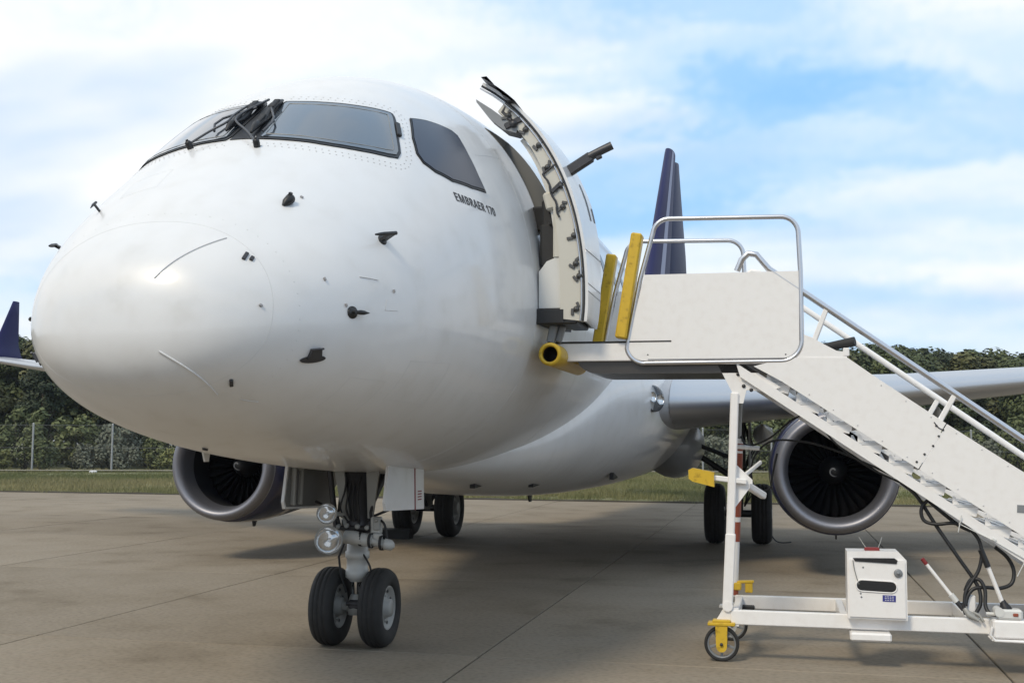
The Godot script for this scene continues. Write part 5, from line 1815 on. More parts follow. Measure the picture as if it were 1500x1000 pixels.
func stairs() -> void:
	var s := thing("boarding_stairs", "white towable boarding stairs with yellow bumpers standing at the open front door", "stairs", Vector3(4.2, 0, -0.55))
	var XY := Basis.IDENTITY
	# ---- platform
	var dk := MB.new()
	dk.box(Vector3(2.53, 2.352, (ZN + ZF) * 0.5), Vector3(1.84, 0.035, ZN - ZF - 0.02), XY, 0.004)
	part(dk, "platform_deck", M.tread_metal, s)
	for z in [ZN, ZF]:
		var db := MB.new()
		db.box(Vector3(2.52, 2.295, z), Vector3(1.86, 0.14, 0.04), XY, 0.006)
		part(db, "deck_beam", M.stair_white, s)
		var ca := MB.new()
		ca.box(Vector3(2.04, 2.372, z + (0.002 if z == ZN else -0.002)), Vector3(0.90, 0.012, 0.048), XY, 0.003)
		part(ca, "edge_trim", M.black_soft, s)
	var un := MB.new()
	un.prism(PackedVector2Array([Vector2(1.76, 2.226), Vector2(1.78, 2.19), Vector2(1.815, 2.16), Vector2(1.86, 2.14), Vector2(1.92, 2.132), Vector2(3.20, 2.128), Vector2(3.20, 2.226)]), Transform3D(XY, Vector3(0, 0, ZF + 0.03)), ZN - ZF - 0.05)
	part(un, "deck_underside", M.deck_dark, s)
	# ---- side boards in tube hoops; the far hoop is shorter
	for f in 2:
		var z: float = ZN + 0.012 if f == 0 else ZF - 0.012
		var xr := 3.455 if f == 0 else 3.02
		var dx := 0.0 if f == 0 else -0.335
		var bd := PackedVector2Array()
		for p in [Vector2(2.285 + dx, 2.885), Vector2(2.16 + dx, 2.36)]: bd.append(p)
		for p in arc(Vector2(2.285 + dx, 2.345), 0.12, 188, 270, 8): bd.append(p)
		for p in arc(Vector2(xr - 0.15, 2.365), 0.13, 270, 360, 8): bd.append(p)
		bd.append(Vector2(xr - 0.016, 2.885))
		var bm := MB.new()
		bm.prism(bd, Transform3D(XY, Vector3(0, 0, z - 0.011)), 0.022)
		var board := part(bm, "side_board", M.stair_white, s)
		var tr := MB.new()
		tr.box(Vector3((2.26 + dx + xr - 0.06) * 0.5, 2.235, z + 0.013), Vector3(xr - 0.16 - 2.26 - dx, 0.006, 0.004))
		part(tr, "board_fold", M.seam, board)
		for rv in [Vector2(2.31 + dx, 2.27), Vector2(xr - 0.12, 2.262)]:
			var bv := MB.new()
			bv.lathe([Vector2(0.006, 0), Vector2(0.0, 0.002)], Vector3(rv.x, rv.y, z + 0.012), Vector3.BACK, 8)
			part(bv, "rivet", M.dark_metal, board)
		var hp := []
		for p in arc(Vector2(2.285 + dx, 2.345), 0.14, 270, 190, 8): hp.append(p)
		hp.append(Vector2(2.255 + dx, 2.86))
		for p in arc(Vector2(2.475 + dx, 3.19), 0.125, 172, 92, 8): hp.append(p)
		for p in arc(Vector2(xr - 0.145, 3.17), 0.13, 90, 0, 8): hp.append(p)
		hp.append(Vector2(xr - 0.004, 2.9))
		for p in arc(Vector2(xr - 0.152, 2.362), 0.15, 0, -90, 8): hp.append(p)
		hp.append(Vector2(2.285 + dx, 2.206))
		var hm := MB.new()
		hm.tube(at_z(hp, z), 0.0185, 12)
		part(hm, "guard_hoop", M.steel, s)
		# padded yellow bumper on the front upright
		var yb := MB.new()
		var top := Vector3(2.235 + dx, 3.205, z)
		var bot := Vector3(2.105 + dx, 2.395, z)
		yb.bar(bot, top, 0.13, 0.088, Vector3.LEFT, 0.012)
		part(yb, "padded_bumper", M.yellow, s)
	# ---- round bumper across the front, resting near the fuselage
	var rbm := MB.new()
	rbm.lathe([Vector2(0.060, 0.05), Vector2(0.060, -0.003), Vector2(0.074, -0.006), Vector2(0.086, 0.004), Vector2(0.088, 0.02), Vector2(0.088, 1.27), Vector2(0.07, 1.29), Vector2(0.06, 1.27)], Vector3(1.605, 2.262, 0.26), Vector3.FORWARD, 32)
	var roll := part(rbm, "front_bumper", M.yellow, s)
	var rin := MB.new()
	rin.lathe([Vector2(0.0605, 0.002), Vector2(0.059, 0.2), Vector2(0.0, 0.21)], Vector3(1.605, 2.262, 0.26), Vector3.FORWARD, 28)
	part(rin, "bumper_hollow", M.black_soft, roll)
	var brk := MB.new()
	brk.box(Vector3(1.66, 2.30, -0.3), Vector3(0.08, 0.05, 0.08), XY, 0.008)
	brk.box(Vector3(1.66, 2.30, -0.85), Vector3(0.08, 0.05, 0.08), XY, 0.008)
	part(brk, "bumper_bracket", M.dark_metal, s)
	# ---- flight: stringers, treads, side sheets
	var slope := -0.678
	var sy := func(x: float) -> float: return 2.135 + slope * (x - 3.07)
	for z in [ZN - 0.01, ZF + 0.01]:
		var sb := MB.new()
		var x0 := 2.97
		var x1 := 6.02
		sb.prism(PackedVector2Array([Vector2(x0, sy.call(x0) + 0.0), Vector2(x1, sy.call(x1)), Vector2(x1 - 0.06, sy.call(x1 - 0.06) - 0.085), Vector2(x0 + 0.03, sy.call(x0 + 0.03) - 0.085)]), Transform3D(XY, Vector3(0, 0, z - 0.02)), 0.04)
		part(sb, "stringer", M.stair_white, s)
	for i in 13:
		var x := 3.27 + 0.2165 * i
		var y: float = 2.06 - 0.1475 * i
		var tb := MB.new()
		tb.box(Vector3(x + 0.035, y - 0.012, (ZN + ZF) * 0.5), Vector3(0.245, 0.026, ZN - ZF - 0.075), Basis(Vector3.BACK, 0.02), 0.004)
		tb.box(Vector3(x + 0.152, y - 0.030, (ZN + ZF) * 0.5), Vector3(0.014, 0.055, ZN - ZF - 0.08), XY, 0.003)
		tb.box(Vector3(x - 0.082, y - 0.032, (ZN + ZF) * 0.5), Vector3(0.014, 0.045, ZN - ZF - 0.08), XY, 0.003)
		for k in 4:
			tb.box(Vector3(x - 0.04 + 0.05 * k, y + 0.003, (ZN + ZF) * 0.5), Vector3(0.014, 0.008, ZN - ZF - 0.10))
		var tread := part(tb, "tread", M.tread_metal, s)
		for z in [ZN - 0.045, ZF + 0.045]:
			var cl := MB.new()
			cl.prism(PackedVector2Array([Vector2(x - 0.08, y - 0.02), Vector2(x - 0.075, y + 0.055), Vector2(x - 0.060, y + 0.055), Vector2(x - 0.03, y - 0.005), Vector2(x + 0.10, y - 0.015), Vector2(x + 0.08, y - 0.09), Vector2(x - 0.04, y - 0.06)]), Transform3D(XY, Vector3(0, 0, z - 0.004)), 0.008)
			part(cl, "tread_bracket", M.stair_white, tread)
	for f in 2:
		var z: float = ZN + 0.018 if f == 0 else ZF - 0.018
		var lines := [
			PackedVector2Array([Vector2(3.10, 2.175), Vector2(3.305, 2.06), Vector2(4.255, 1.425), Vector2(4.452, 1.752), Vector2(3.968, 2.092), Vector2(3.778, 2.232), Vector2(3.40, 2.236), Vector2(3.20, 2.20)]),
			PackedVector2Array([Vector2(4.262, 1.420), Vector2(5.80, 0.385), Vector2(5.93, 0.47), Vector2(5.93, 0.76), Vector2(4.459, 1.747)])]
		for k in 2:
			var pm := MB.new()
			pm.prism(lines[k], Transform3D(XY, Vector3(0, 0, z - 0.009)), 0.018)
			var sheet := part(pm, "side_sheet", M.stair_white, s)
			if k == 0:
				var bolts := MB.new()
				for q in [Vector2(4.385, 1.735), Vector2(4.43, 1.705), Vector2(4.40, 1.66), Vector2(4.36, 1.59), Vector2(4.30, 1.53), Vector2(4.245, 1.475)]:
					bolts.lathe([Vector2(0.009, 0), Vector2(0.008, 0.006), Vector2(0, 0.007)], Vector3(q.x, q.y, z + 0.009), Vector3.BACK, 8)
				for q in [[Vector2(4.37, 1.76), Vector2(4.40, 1.72)], [Vector2(4.40, 1.72), Vector2(4.435, 1.70)]]:
					bolts.bar(Vector3(q[0].x, q[0].y, z + 0.011), Vector3(q[1].x, q[1].y, z + 0.011), 0.004, 0.007, Vector3.UP)
				part(bolts, "seam_bolts", M.dark_metal, sheet)
			else:
				var lb := MB.new()
				lb.box(Vector3(4.95, 1.15, z + 0.010), Vector3(0.075, 0.055, 0.003), Basis(Vector3.BACK, -0.05))
				part(lb, "recess_plate", M.nacelle_grey, sheet)
		# screws along the upper and lower edges of the sheets
		var sc := MB.new()
		for i in 14:
			var x := 3.50 + i * 0.17
			for dy in [0.0, 1.0]:
				var ytop := 2.092 - 0.68 * (x - 3.968) - 0.035
				var ybot := 2.06 - 0.668 * (x - 3.305) + 0.035
				var y: float = ytop if dy < 0.5 else ybot
				if x < 4.0 and dy < 0.5: continue
				sc.lathe([Vector2(0.0055, 0), Vector2(0.005, 0.003), Vector2(0, 0.0035)], Vector3(x, y, z + (0.009 if f == 0 else 0.0095)), Vector3.BACK, 7)
		part(sc, "sheet_screws", M.tread_metal, s).set_meta("kind", "stuff")
		var cp := MB.new()
		cp.prism(PackedVector2Array([Vector2(3.44, 2.222), Vector2(3.778, 2.222), Vector2(3.765, 2.275), Vector2(3.70, 2.285), Vector2(3.61, 2.335), Vector2(3.53, 2.385), Vector2(3.44, 2.42)]), Transform3D(XY, Vector3(0, 0, z - 0.015)), 0.018)
		part(cp, "top_sheet", M.stair_white, s)
	# black padded stop and its small bracket at the head of the flight
	var st := MB.new()
	st.tube([Vector3(3.60, 2.315, ZN - 0.10), Vector3(3.835, 2.355, ZN - 0.02)], [0.03, 0.036], 14)
	part(st, "padded_stop", M.black_soft, s)
	var sb2 := MB.new()
	sb2.box(Vector3(3.77, 2.275, ZN - 0.0), Vector3(0.045, 0.06, 0.05), XY, 0.005)
	part(sb2, "stop_bracket", M.stair_white, s)
	# ---- handrails and their posts
	for z in [ZN + 0.0, ZF - 0.0]:
		var hp := []
		for p in [Vector2(2.985, 2.90), Vector2(3.02, 2.985), Vector2(3.07, 3.03), Vector2(3.13, 3.02)]: hp.append(p)
		for x in [3.22, 3.48, 4.0, 4.5, 5.0, 5.6, 5.95]: hp.append(Vector2(x, 2.72 - 0.724 * (x - 3.48)))
		hp.append(Vector2(6.05, 0.80)); hp.append(Vector2(6.02, 0.70)); hp.append(Vector2(5.93, 0.68))
		var hm := MB.new()
		hm.tube(at_z(hp, z), 0.024, 12)
		part(hm, "handrail", M.stair_white if z < -0.5 else M.steel, s)
		for q in [[Vector2(3.545, 2.37), Vector2(3.635, 2.60)], [Vector2(4.405, 1.755), Vector2(4.525, 1.965)], [Vector2(5.35, 1.10), Vector2(5.46, 1.29)]]:
			var pm := MB.new()
			pm.bar(Vector3(q[0].x, q[0].y, z), Vector3(q[1].x, q[1].y, z), 0.032, 0.038, Vector3.RIGHT, 0.006)
			part(pm, "rail_post", M.stair_white, s)
	# ---- support legs
	var gp := MB.new()
	gp.prism(PackedVector2Array([Vector2(2.83, 2.20), Vector2(3.02, 2.20), Vector2(3.30, 2.02), Vector2(3.20, 1.985), Vector2(3.045, 2.0), Vector2(3.02, 1.90), Vector2(2.955, 1.90), Vector2(2.935, 1.99)]), Transform3D(XY, Vector3(0, 0, ZN - 0.04)), 0.02)
	var gus := part(gp, "gusset_plate", M.stair_white, s)
	var gb := MB.new()
	for q in [Vector2(2.985, 2.12), Vector2(3.025, 2.03), Vector2(3.08, 2.0)]:
		gb.lathe([Vector2(0.015, 0), Vector2(0.014, 0.008), Vector2(0, 0.009)], Vector3(q.x, q.y, ZN - 0.02), Vector3.BACK, 10)
	part(gb, "bolt", M.dark_metal, gus)
	var lg := MB.new()
	lg.bar(Vector3(2.893, 0.40, ZN - 0.03), Vector3(2.958, 1.98, ZN - 0.03), 0.06, 0.062, Vector3.RIGHT, 0.008)
	lg.bar(Vector3(2.889, 0.40, ZN - 0.028), Vector3(2.917, 0.93, ZN - 0.028), 0.07, 0.074, Vector3.RIGHT, 0.006)
	lg.tube([Vector3(2.89, 0.40, ZN - 0.07), Vector3(2.89, 0.40, ZN + 0.012)], 0.038, 14)
	part(lg, "support_leg", M.stair_white, s)
	var l2 := MB.new()
	l2.tube([Vector3(2.935, 1.55, ZF), Vector3(2.965, 2.16, ZF)], 0.032, 14)
	var far_leg := part(l2, "support_leg", M.post_grey, s)
	var l3 := MB.new()
	l3.tube([Vector3(2.885, 0.36, ZF), Vector3(2.94, 1.64, ZF)], 0.046, 16)
	part(l3, "leg_sleeve", M.stair_white, far_leg)
	for q in [[0.37, 0.46], [0.80, 0.96], [1.0, 1.28], [1.30, 1.52], [1.54, 1.60]]:
		var rb := MB.new()
		var a := Vector3(2.885, 0.36, ZF).lerp(Vector3(2.94, 1.64, ZF), (q[0] - 0.36) / 1.28)
		var b := Vector3(2.885, 0.36, ZF).lerp(Vector3(2.94, 1.64, ZF), (q[1] - 0.36) / 1.28)
		rb.tube([a, b], 0.0485, 16)
		part(rb, "red_band", M.red, far_leg)
	# the yellow tipped buffer arm and braces half way up
	var ba := MB.new()
	ba.bar(Vector3(2.77, 1.345, ZN - 0.03), Vector3(3.04, 1.315, ZN - 0.03), 0.04, 0.04, Vector3.UP, 0.006)
	ba.prism(PackedVector2Array([Vector2(2.93, 1.44), Vector2(2.965, 1.44), Vector2(3.08, 1.33), Vector2(3.08, 1.30), Vector2(2.96, 1.30)]), Transform3D(XY, Vector3(0, 0, ZN - 0.065)), 0.012)
	ba.prism(PackedVector2Array([Vector2(2.91, 1.12), Vector2(2.95, 1.12), Vector2(3.06, 1.27), Vector2(3.06, 1.30), Vector2(2.94, 1.30)]), Transform3D(XY, Vector3(0, 0, ZN - 0.065)), 0.012)
	ba.bar(Vector3(3.0, 1.30, ZN - 0.05), Vector3(2.96, 1.32, ZF), 0.035, 0.035, Vector3.UP, 0.005)
	ba.bar(Vector3(3.02, 1.30, ZN - 0.08), Vector3(3.16, 1.20, ZN - 0.3), 0.05, 0.05, Vector3.UP, 0.008)
	ba.bar(Vector3(3.02, 1.36, ZN - 0.08), Vector3(3.14, 1.46, ZN - 0.3), 0.02, 0.03, Vector3.UP, 0.005)
	part(ba, "buffer_arm", M.stair_white, s)
	var by := MB.new()
	by.prism(PackedVector2Array([Vector2(2.61, 1.40), Vector2(2.64, 1.415), Vector2(2.80, 1.385), Vector2(2.80, 1.275), Vector2(2.64, 1.315), Vector2(2.612, 1.335)]), Transform3D(XY, Vector3(0, 0, ZN - 0.09)), 0.11)
	part(by, "buffer_pad", M.yellow, s)
	var pin := MB.new()
	pin.tube([Vector3(2.90, 1.575, ZF + 0.07), Vector3(3.12, 1.56, ZF + 0.07)], 0.018, 8)
	part(pin, "lock_pin", M.stair_white, s)
	# ---- chassis
	for z in [ZN - 0.03, ZF + 0.05]:
		var rm := MB.new()
		rm.box(Vector3(4.47, 0.32, z), Vector3(3.12, 0.105, 0.06), XY, 0.006)
		part(rm, "chassis_rail", M.stair_white, s)
	for x in [2.945, 3.72, 4.60, 6.0]:
		var cm := MB.new()
		cm.box(Vector3(x, 0.325, (ZN + ZF) * 0.5), Vector3(0.05, 0.09, ZN - ZF - 0.09), XY, 0.005)
		part(cm, "cross_member", M.stair_white, s)
	var corner := MB.new()
	corner.prism(PackedVector2Array([Vector2(2.78, 0.255), Vector2(2.97, 0.255), Vector2(2.97, 0.385), Vector2(2.86, 0.385)]), Transform3D(XY, Vector3(0, 0, ZN - 0.055)), 0.05)
	part(corner, "corner_plate", M.stair_white, s)
	var tiew := MB.new()
	tiew.bar(Vector3(4.60, 0.40, ZN - 0.06), Vector3(4.60, 0.53, ZN - 0.06), 0.05, 0.06, Vector3.RIGHT, 0.006)
	part(tiew, "upright_stub", M.stair_white, s)
	# ---- castors
	for q in [[2.845, ZN + 0.0, 0.128], [2.88, ZF + 0.0, 0.128], [5.95, ZN, 0.128], [5.95, ZF, 0.128]]:
		var c := Vector3(q[0], q[2], q[1])
		var fk := MB.new()
		fk.box(c + Vector3(0, 0.145, 0), Vector3(0.20, 0.024, 0.11), XY, 0.005)
		fk.box(c + Vector3(0.0, 0.165, 0), Vector3(0.13, 0.02, 0.09), XY, 0.005)
		for sz in [-1.0, 1.0]:
			var pg := PackedVector2Array([Vector2(-0.044, 0.14), Vector2(0.044, 0.14), Vector2(0.040, -0.01)])
			for p in arc(Vector2(0, -0.02), 0.038, 0, -180, 8): pg.append(p)
			pg.append(Vector2(-0.040, -0.01))
			fk.prism(pg, Transform3D(XY, c + Vector3(0, 0, sz * 0.042 - 0.005)), 0.010)
		var fork := part(fk, "castor_fork", M.yellow if q[1] > -0.5 else M.stair_grey, s)
		var tw := MB.new()
		tw.lathe([Vector2(0.106, -0.026), Vector2(0.124, -0.026), Vector2(0.128, -0.016), Vector2(0.128, 0.016), Vector2(0.124, 0.026), Vector2(0.106, 0.026), Vector2(0.106, -0.026)], c, Vector3.BACK, 36)
		part(tw, "tyre", M.rubber, fork)
		var rw := MB.new()
		rw.lathe([Vector2(0.094, -0.02), Vector2(0.107, -0.02), Vector2(0.107, 0.02), Vector2(0.094, 0.02), Vector2(0.094, -0.02)], c, Vector3.BACK, 32)
		rw.lathe([Vector2(0.0, -0.03), Vector2(0.026, -0.03), Vector2(0.026, 0.03), Vector2(0.0, 0.03)], c, Vector3.BACK, 16)
		for k in 5:
			var a := TAU * k / 5.0 + 0.94
			var d := Vector3(cos(a), sin(a), 0)
			rw.bar(c + d * 0.02, c + d * 0.10, 0.018, 0.02, Vector3.BACK, 0.003)
		part(rw, "rim", M.nacelle_grey, fork)
		var bt := MB.new()
		bt.lathe([Vector2(0.012, 0), Vector2(0.012, 0.012), Vector2(0, 0.013)], c + Vector3(0, 0, 0.048), Vector3.BACK, 8)
		part(bt, "axle_bolt", M.dark_metal, fork)
	var bkt := MB.new()
	bkt.box(Vector3(2.995, 0.285, ZF + 0.12), Vector3(0.14, 0.03, 0.10), XY, 0.006)
	part(bkt, "rubber_step", M.black_soft, s)
	# yellow foot lever standing by the far castor
	var fl := MB.new()
	fl.box(Vector3(2.985, 0.475, ZF), Vector3(0.15, 0.02, 0.06), Basis(Vector3.BACK, 0.05), 0.004)
	fl.box(Vector3(3.02, 0.43, ZF), Vector3(0.06, 0.08, 0.05), XY, 0.006)
	fl.box(Vector3(2.93, 0.44, ZF), Vector3(0.06, 0.06, 0.11), XY, 0.008)
	part(fl, "foot_lever", M.yellow, s)
	equipment_box(s)
	hand_pump(s)
	hoses(s)

func equipment_box(s: Node3D) -> void:
	var zf := 0.02
	var b := MB.new()
	b.prism(PackedVector2Array([Vector2(3.745, 0.355), Vector2(4.155, 0.352), Vector2(4.155, 0.775), Vector2(4.10, 0.835), Vector2(3.745, 0.83)]), Transform3D(Basis.IDENTITY, Vector3(0, 0, zf - 0.26)), 0.255)
	var box := part(b, "equipment_box", M.stair_white, s)
	var fp := MB.new()
	fp.prism(PackedVector2Array([Vector2(3.758, 0.37), Vector2(4.142, 0.368), Vector2(4.142, 0.765), Vector2(4.135, 0.775), Vector2(3.762, 0.775), Vector2(3.758, 0.765)]), Transform3D(Basis.IDENTITY, Vector3(0, 0, zf - 0.005)), 0.012)
	part(fp, "front_cover", M.stair_white, box)
	var sl := MB.new()
	sl.prism(PackedVector2Array([Vector2(3.785, 0.785), Vector2(3.80, 0.762), Vector2(4.085, 0.750), Vector2(4.092, 0.775), Vector2(4.07, 0.79)]), Transform3D(Basis.IDENTITY, Vector3(0, 0, zf + 0.005)), 0.008)
	part(sl, "handle_slot", M.black, box)
	var ov := PackedVector2Array()
	for p in arc(Vector2(4.045, 0.585), 0.040, -90, 90, 8): ov.append(p)
	for p in arc(Vector2(3.845, 0.592), 0.040, 90, 270, 8): ov.append(p)
	var vb := MB.new()
	vb.prism(ov, Transform3D(Basis.IDENTITY, Vector3(0, 0, zf + 0.004)), 0.008)
	part(vb, "vent_opening", M.black, box)
	var vt := MB.new()
	var ring := []
	for p in ov: ring.append(Vector3(p.x, p.y, zf + 0.010))
	ring.append(ring[0])
	vt.tube(ring, 0.005, 6, false)
	part(vt, "vent_rim", M.stair_white, box)
	var dl := MB.new()
	dl.lathe([Vector2(0.030, 0), Vector2(0.030, 0.010), Vector2(0.022, 0.013), Vector2(0, 0.013)], Vector3(4.095, 0.685, zf + 0.006), Vector3.BACK, 20)
	dl.lathe([Vector2(0.012, 0), Vector2(0.010, 0.012), Vector2(0, 0.012)], Vector3(4.095, 0.685, zf + 0.016), Vector3.BACK, 12)
	part(dl, "gauge", M.nacelle_grey, box)
	var st := MB.new()
	st.box(Vector3(4.03, 0.505, zf + 0.0085), Vector3(0.090, 0.045, 0.002), Basis(Vector3.BACK, -0.02))
	var label := part(st, "blue_sticker", M.blue_label, box)
	var wr := MB.new()
	for i in 3:
		for k in 4:
			wr.box(Vector3(4.006 + 0.0165 * k, 0.518 - 0.013 * i, zf + 0.0102), Vector3([0.010, 0.013, 0.009, 0.012][(k + i) % 4], 0.0042, 0.001))
	part(wr, "sticker_print", M.print_white, box)
	var dots := MB.new()
	for q in [Vector2(3.835, 0.535), Vector2(3.84, 0.51), Vector2(3.855, 0.72)]:
		dots.lathe([Vector2(0.007, 0), Vector2(0.006, 0.003), Vector2(0, 0.003)], Vector3(q.x, q.y, zf + 0.007), Vector3.BACK, 8)
	part(dots, "screw", M.nacelle_grey, box)
	var cord := MB.new()
	cord.tube([Vector3(3.785, 0.768, zf + 0.012), Vector3(3.795, 0.70, zf + 0.014), Vector3(3.812, 0.635, zf + 0.012), Vector3(3.825, 0.60, zf + 0.010)], 0.0035, 6)
	part(cord, "cord", M.post_grey, box)
	var rd := MB.new()
	rd.box(Vector3(3.925, 0.842, zf - 0.10), Vector3(0.105, 0.026, 0.05), Basis.IDENTITY, 0.006)
	part(rd, "red_switch", M.dark_red, box)
	var wi := MB.new()
	wi.tube([Vector3(3.885, 0.85, zf - 0.10), Vector3(3.865, 0.88, zf - 0.12), Vector3(3.84, 0.92, zf - 0.16)], 0.004, 5)
	wi.tube([Vector3(3.97, 0.85, zf - 0.10), Vector3(3.985, 0.885, zf - 0.12), Vector3(4.0, 0.925, zf - 0.15)], 0.004, 5)
	part(wi, "wire", M.post_grey, box)
	var bp := MB.new()
	bp.box(Vector3(3.90, 0.228, ZN + 0.0), Vector3(0.285, 0.06, 0.20), Basis.IDENTITY, 0.012)
	part(bp, "tray", M.stair_white, box)

func hand_pump(s: Node3D) -> void:
	var z := 0.01
	var b := MB.new()
	b.box(Vector3(4.83, 0.325, z), Vector3(0.235, 0.125, 0.16), Basis.IDENTITY, 0.012)
	var pump := part(b, "hand_pump", M.stair_white, s)
	var tr := MB.new()
	tr.tube([Vector3(4.705, 0.345, z + 0.09), Vector3(4.69, 0.29, z + 0.09), Vector3(4.72, 0.25, z + 0.09), Vector3(5.0, 0.247, z + 0.09)], 0.010, 8)
	tr.box(Vector3(4.85, 0.252, z), Vector3(0.30, 0.012, 0.19), Basis.IDENTITY, 0.003)
	part(tr, "pump_cradle", M.stair_white, pump)
	var hd := MB.new()
	hd.box(Vector3(4.83, 0.425, z), Vector3(0.17, 0.07, 0.11), Basis.IDENTITY, 0.014)
	hd.tube([Vector3(4.76, 0.44, z + 0.06), Vector3(4.76, 0.44, z - 0.06)], 0.032, 12)
	hd.tube([Vector3(4.68, 0.42, z), Vector3(4.76, 0.42, z)], 0.013, 8)
	hd.lathe([Vector2(0.022, 0), Vector2(0.02, 0.02), Vector2(0, 0.022)], Vector3(4.80, 0.46, z), Vector3.UP, 12)
	part(hd, "pump_head", M.inner_white, pump)
	var rk := MB.new()
	rk.box(Vector3(4.865, 0.425, z + 0.058), Vector3(0.035, 0.022, 0.01), Basis.IDENTITY, 0.004)
	part(rk, "red_knob", M.red, pump)
	var lv := MB.new()
	lv.tube([Vector3(4.80, 0.47, z), Vector3(4.695, 0.76, z + 0.01)], 0.015, 12)
	part(lv, "lever", M.stair_white, pump)
	var gr := MB.new()
	gr.tube([Vector3(4.700, 0.745, z + 0.01), Vector3(4.655, 0.865, z + 0.01)], 0.021, 12)
	gr.lathe([Vector2(0.042, 0.0), Vector2(0.036, 0.03), Vector2(0.026, 0.05), Vector2(0.018, 0.075)], Vector3(4.815, 0.445, z), Vector3(-0.34, 0.94, 0), 14)
	part(gr, "lever_grip", M.black, pump)
	# release lever lying askew, with its valve block
	var rl := MB.new()
	rl.tube([Vector3(4.30, 0.745, -0.10), Vector3(4.468, 0.525, -0.09)], 0.013, 10)
	var rel := part(rl, "release_lever", M.stair_white, s)
	var tip := MB.new()
	tip.tube([Vector3(4.272, 0.782, -0.10), Vector3(4.302, 0.742, -0.10)], 0.015, 10)
	part(tip, "red_tip", M.dark_red, rel)
	var vj := MB.new()
	vj.tube([Vector3(4.462, 0.533, -0.09), Vector3(4.50, 0.485, -0.088)], 0.022, 10)
	part(vj, "collar", M.inner_white, rel)
	var vk := MB.new()
	vk.tube([Vector3(4.50, 0.485, -0.088), Vector3(4.545, 0.43, -0.085)], 0.018, 10)
	vk.tube([Vector3(4.535, 0.48, -0.08), Vector3(4.56, 0.40, -0.08)], 0.016, 8)
	part(vk, "joint", M.dark_metal, rel)
	var va := MB.new()
	va.tube([Vector3(4.55, 0.44, -0.07), Vector3(4.575, 0.40, -0.05), Vector3(4.64, 0.365, -0.03)], [0.018, 0.022, 0.012], 10)
	va.tube([Vector3(4.60, 0.42, -0.05), Vector3(4.645, 0.40, -0.04), Vector3(4.67, 0.355, -0.03)], [0.010, 0.012, 0.008], 8)
	va.box(Vector3(4.59, 0.395, -0.06), Vector3(0.06, 0.05, 0.05), Basis(Vector3.BACK, -0.5), 0.01)
	part(va, "valve_block", M.gear_grey, rel)

func smooth_path(p: Array, n := 6) -> Array:
	var out := []
	for i in p.size() - 1:
		var a: Vector3 = p[maxi(i - 1, 0)]
		var b: Vector3 = p[i]
		var c: Vector3 = p[i + 1]
		var d: Vector3 = p[mini(i + 2, p.size() - 1)]
		for k in n: out.append(b.cubic_interpolate(c, a, d, float(k) / n))
	out.append(p[-1])
	return out

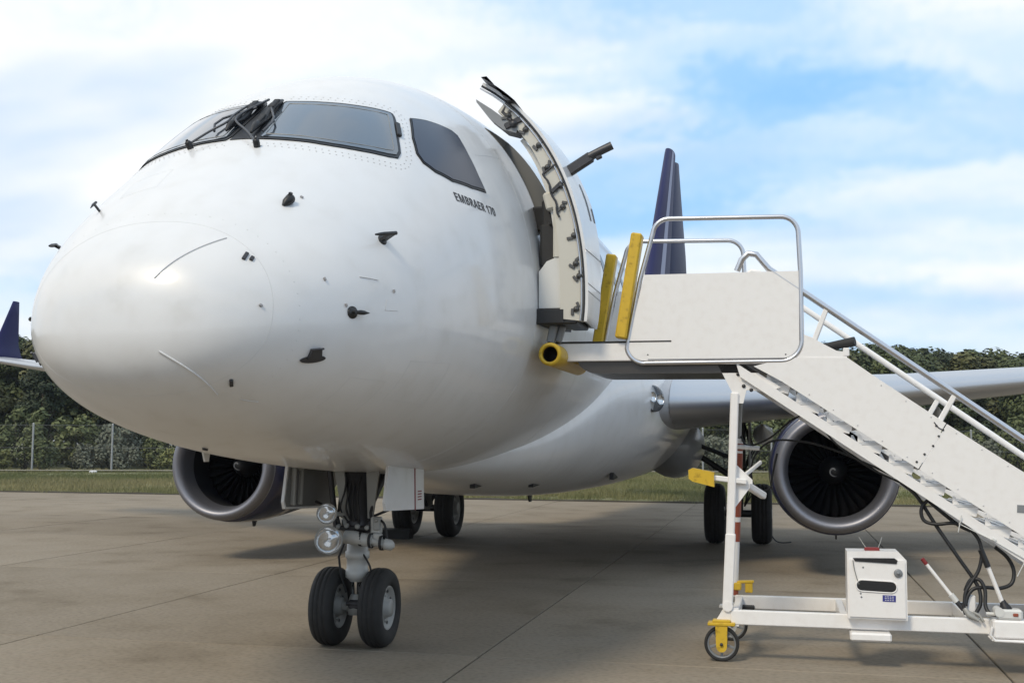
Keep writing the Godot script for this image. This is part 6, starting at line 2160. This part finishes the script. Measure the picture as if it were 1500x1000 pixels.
func hoses(s: Node3D) -> void:
	var sets := [
		[[4.15, 1.32, -0.22], [4.26, 1.22, -0.21], [4.38, 1.02, -0.18], [4.52, 0.80, -0.14], [4.63, 0.63, -0.11], [4.66, 0.55, -0.09], [4.655, 0.47, -0.07], [4.62, 0.41, -0.06]],
		[[4.42, 1.22, -0.20], [4.34, 1.20, -0.19], [4.285, 1.13, -0.18], [4.30, 1.05, -0.17], [4.38, 1.025, -0.15], [4.50, 1.035, -0.14], [4.60, 1.0, -0.13], [4.665, 0.92, -0.12], [4.68, 0.82, -0.11], [4.655, 0.71, -0.10], [4.60, 0.62, -0.09], [4.56, 0.55, -0.08], [4.55, 0.47, -0.07]],
		[[4.34, 1.19, -0.24], [4.44, 1.10, -0.22], [4.54, 1.02, -0.2], [4.62, 0.98, -0.18]],
		[[4.78, 0.87, -0.17], [4.86, 0.80, -0.17], [4.90, 0.71, -0.16], [4.88, 0.62, -0.14], [4.80, 0.585, -0.12], [4.70, 0.59, -0.10], [4.62, 0.58, -0.09], [4.575, 0.53, -0.08], [4.555, 0.46, -0.07]],
		[[4.56, 0.56, -0.10], [4.60, 0.64, -0.10], [4.66, 0.64, -0.09], [4.69, 0.57, -0.07], [4.685, 0.47, -0.04], [4.71, 0.42, -0.01], [4.77, 0.415, 0.01]]]
	for q in sets:
		var pts := []
		for v in q: pts.append(Vector3(v[0], v[1], v[2]))
		var b := MB.new()
		b.tube(smooth_path(pts), 0.0135, 8)
		part(b, "hydraulic_hose", M.black, s)
	# cables slung from the leg up to the flight
	var cabs := [
		[[2.97, 1.66, -1.0], [3.0, 1.60, -0.98], [3.06, 1.585, -0.95], [3.21, 1.65, -0.9], [3.38, 1.79, -0.85], [3.54, 1.86, -0.8]],
		[[3.05, 1.37, -1.0], [3.07, 1.48, -0.98], [3.16, 1.59, -0.95], [3.3, 1.63, -0.9], [3.59, 1.59, -0.8], [3.94, 1.45, -0.7], [4.22, 1.31, -0.6], [4.42, 1.16, -0.5], [4.60, 1.05, -0.4]],
		[[3.55, 1.84, -0.3], [3.62, 1.70, -0.3], [3.72, 1.58, -0.3], [3.96, 1.41, -0.3], [4.25, 1.27, -0.3], [4.45, 1.13, -0.28]],
		[[3.05, 1.40, -0.98], [3.06, 1.28, -0.98], [3.12, 1.22, -0.97], [3.20, 1.24, -0.96], [3.22, 1.34, -0.95], [3.26, 1.52, -0.94]],
		[[4.20, 1.36, -0.12], [4.45, 1.19, -0.11], [4.75, 0.97, -0.105], [5.1, 0.71, -0.105]]]
	for q in cabs:
		var pts := []
		for v in q: pts.append(Vector3(v[0], v[1], v[2]))
		var b := MB.new()
		b.tube(smooth_path(pts), 0.0085, 6)
		part(b, "cable", M.black_soft, s)
	# thin white straps hanging under the stringer, and a wire guide along it
	var sp := MB.new()
	for q in [[Vector3(4.54, 1.10, -0.03), Vector3(4.515, 0.98, -0.03)], [Vector3(4.96, 0.80, -0.03), Vector3(4.90, 0.68, -0.03)]]:
		sp.tube([q[0], q[1]], 0.004, 5)
	sp.tube([Vector3(4.52, 1.04, -0.04), Vector3(4.74, 0.93, -0.04), Vector3(4.96, 0.80, -0.04)], 0.004, 5)
	sp.box(Vector3(4.755, 0.93, -0.04), Vector3(0.03, 0.02, 0.02), Basis(Vector3.BACK, -0.6), 0.004)
	part(sp, "tie_strap", M.inner_white, s)

func small_things() -> void:
	# chock under the outer starboard wheel and a short cable lying by the port wheels
	var c := thing("wheel_chock", "black rubber chock against the outer starboard main wheel", "chock", Vector3(-2.97, 0, -9.98))
	var b := MB.new()
	b.prism(PackedVector2Array([Vector2(-0.13, 0.003), Vector2(0.13, 0.003), Vector2(0.06, 0.15), Vector2(-0.05, 0.17), Vector2(-0.10, 0.12)]), Transform3D(Basis(Vector3(0, 0, 1), Vector3.UP, Vector3(-1, 0, 0)), c.position + Vector3(0.26, 0, 0)), 0.52)
	part(b, "body", M.rubber, c)
	var w := thing("ground_cable", "thin black cable lying on the concrete beside the port main wheels", "cable", Vector3(3.2, 0, -10.9))
	var d := MB.new()
	d.tube(smooth_path([Vector3(3.02, 0.40, -10.55), Vector3(3.08, 0.22, -10.6), Vector3(3.17, 0.06, -10.7), Vector3(3.28, 0.012, -10.85), Vector3(3.42, 0.012, -11.0)]), 0.010, 6)
	part(d, "cord", M.black_soft, w)

func _ready() -> void:
	setup_view()
	materials()
	ground()
	fence()
	vegetation()
	airliner()
	stairs()
	small_things()
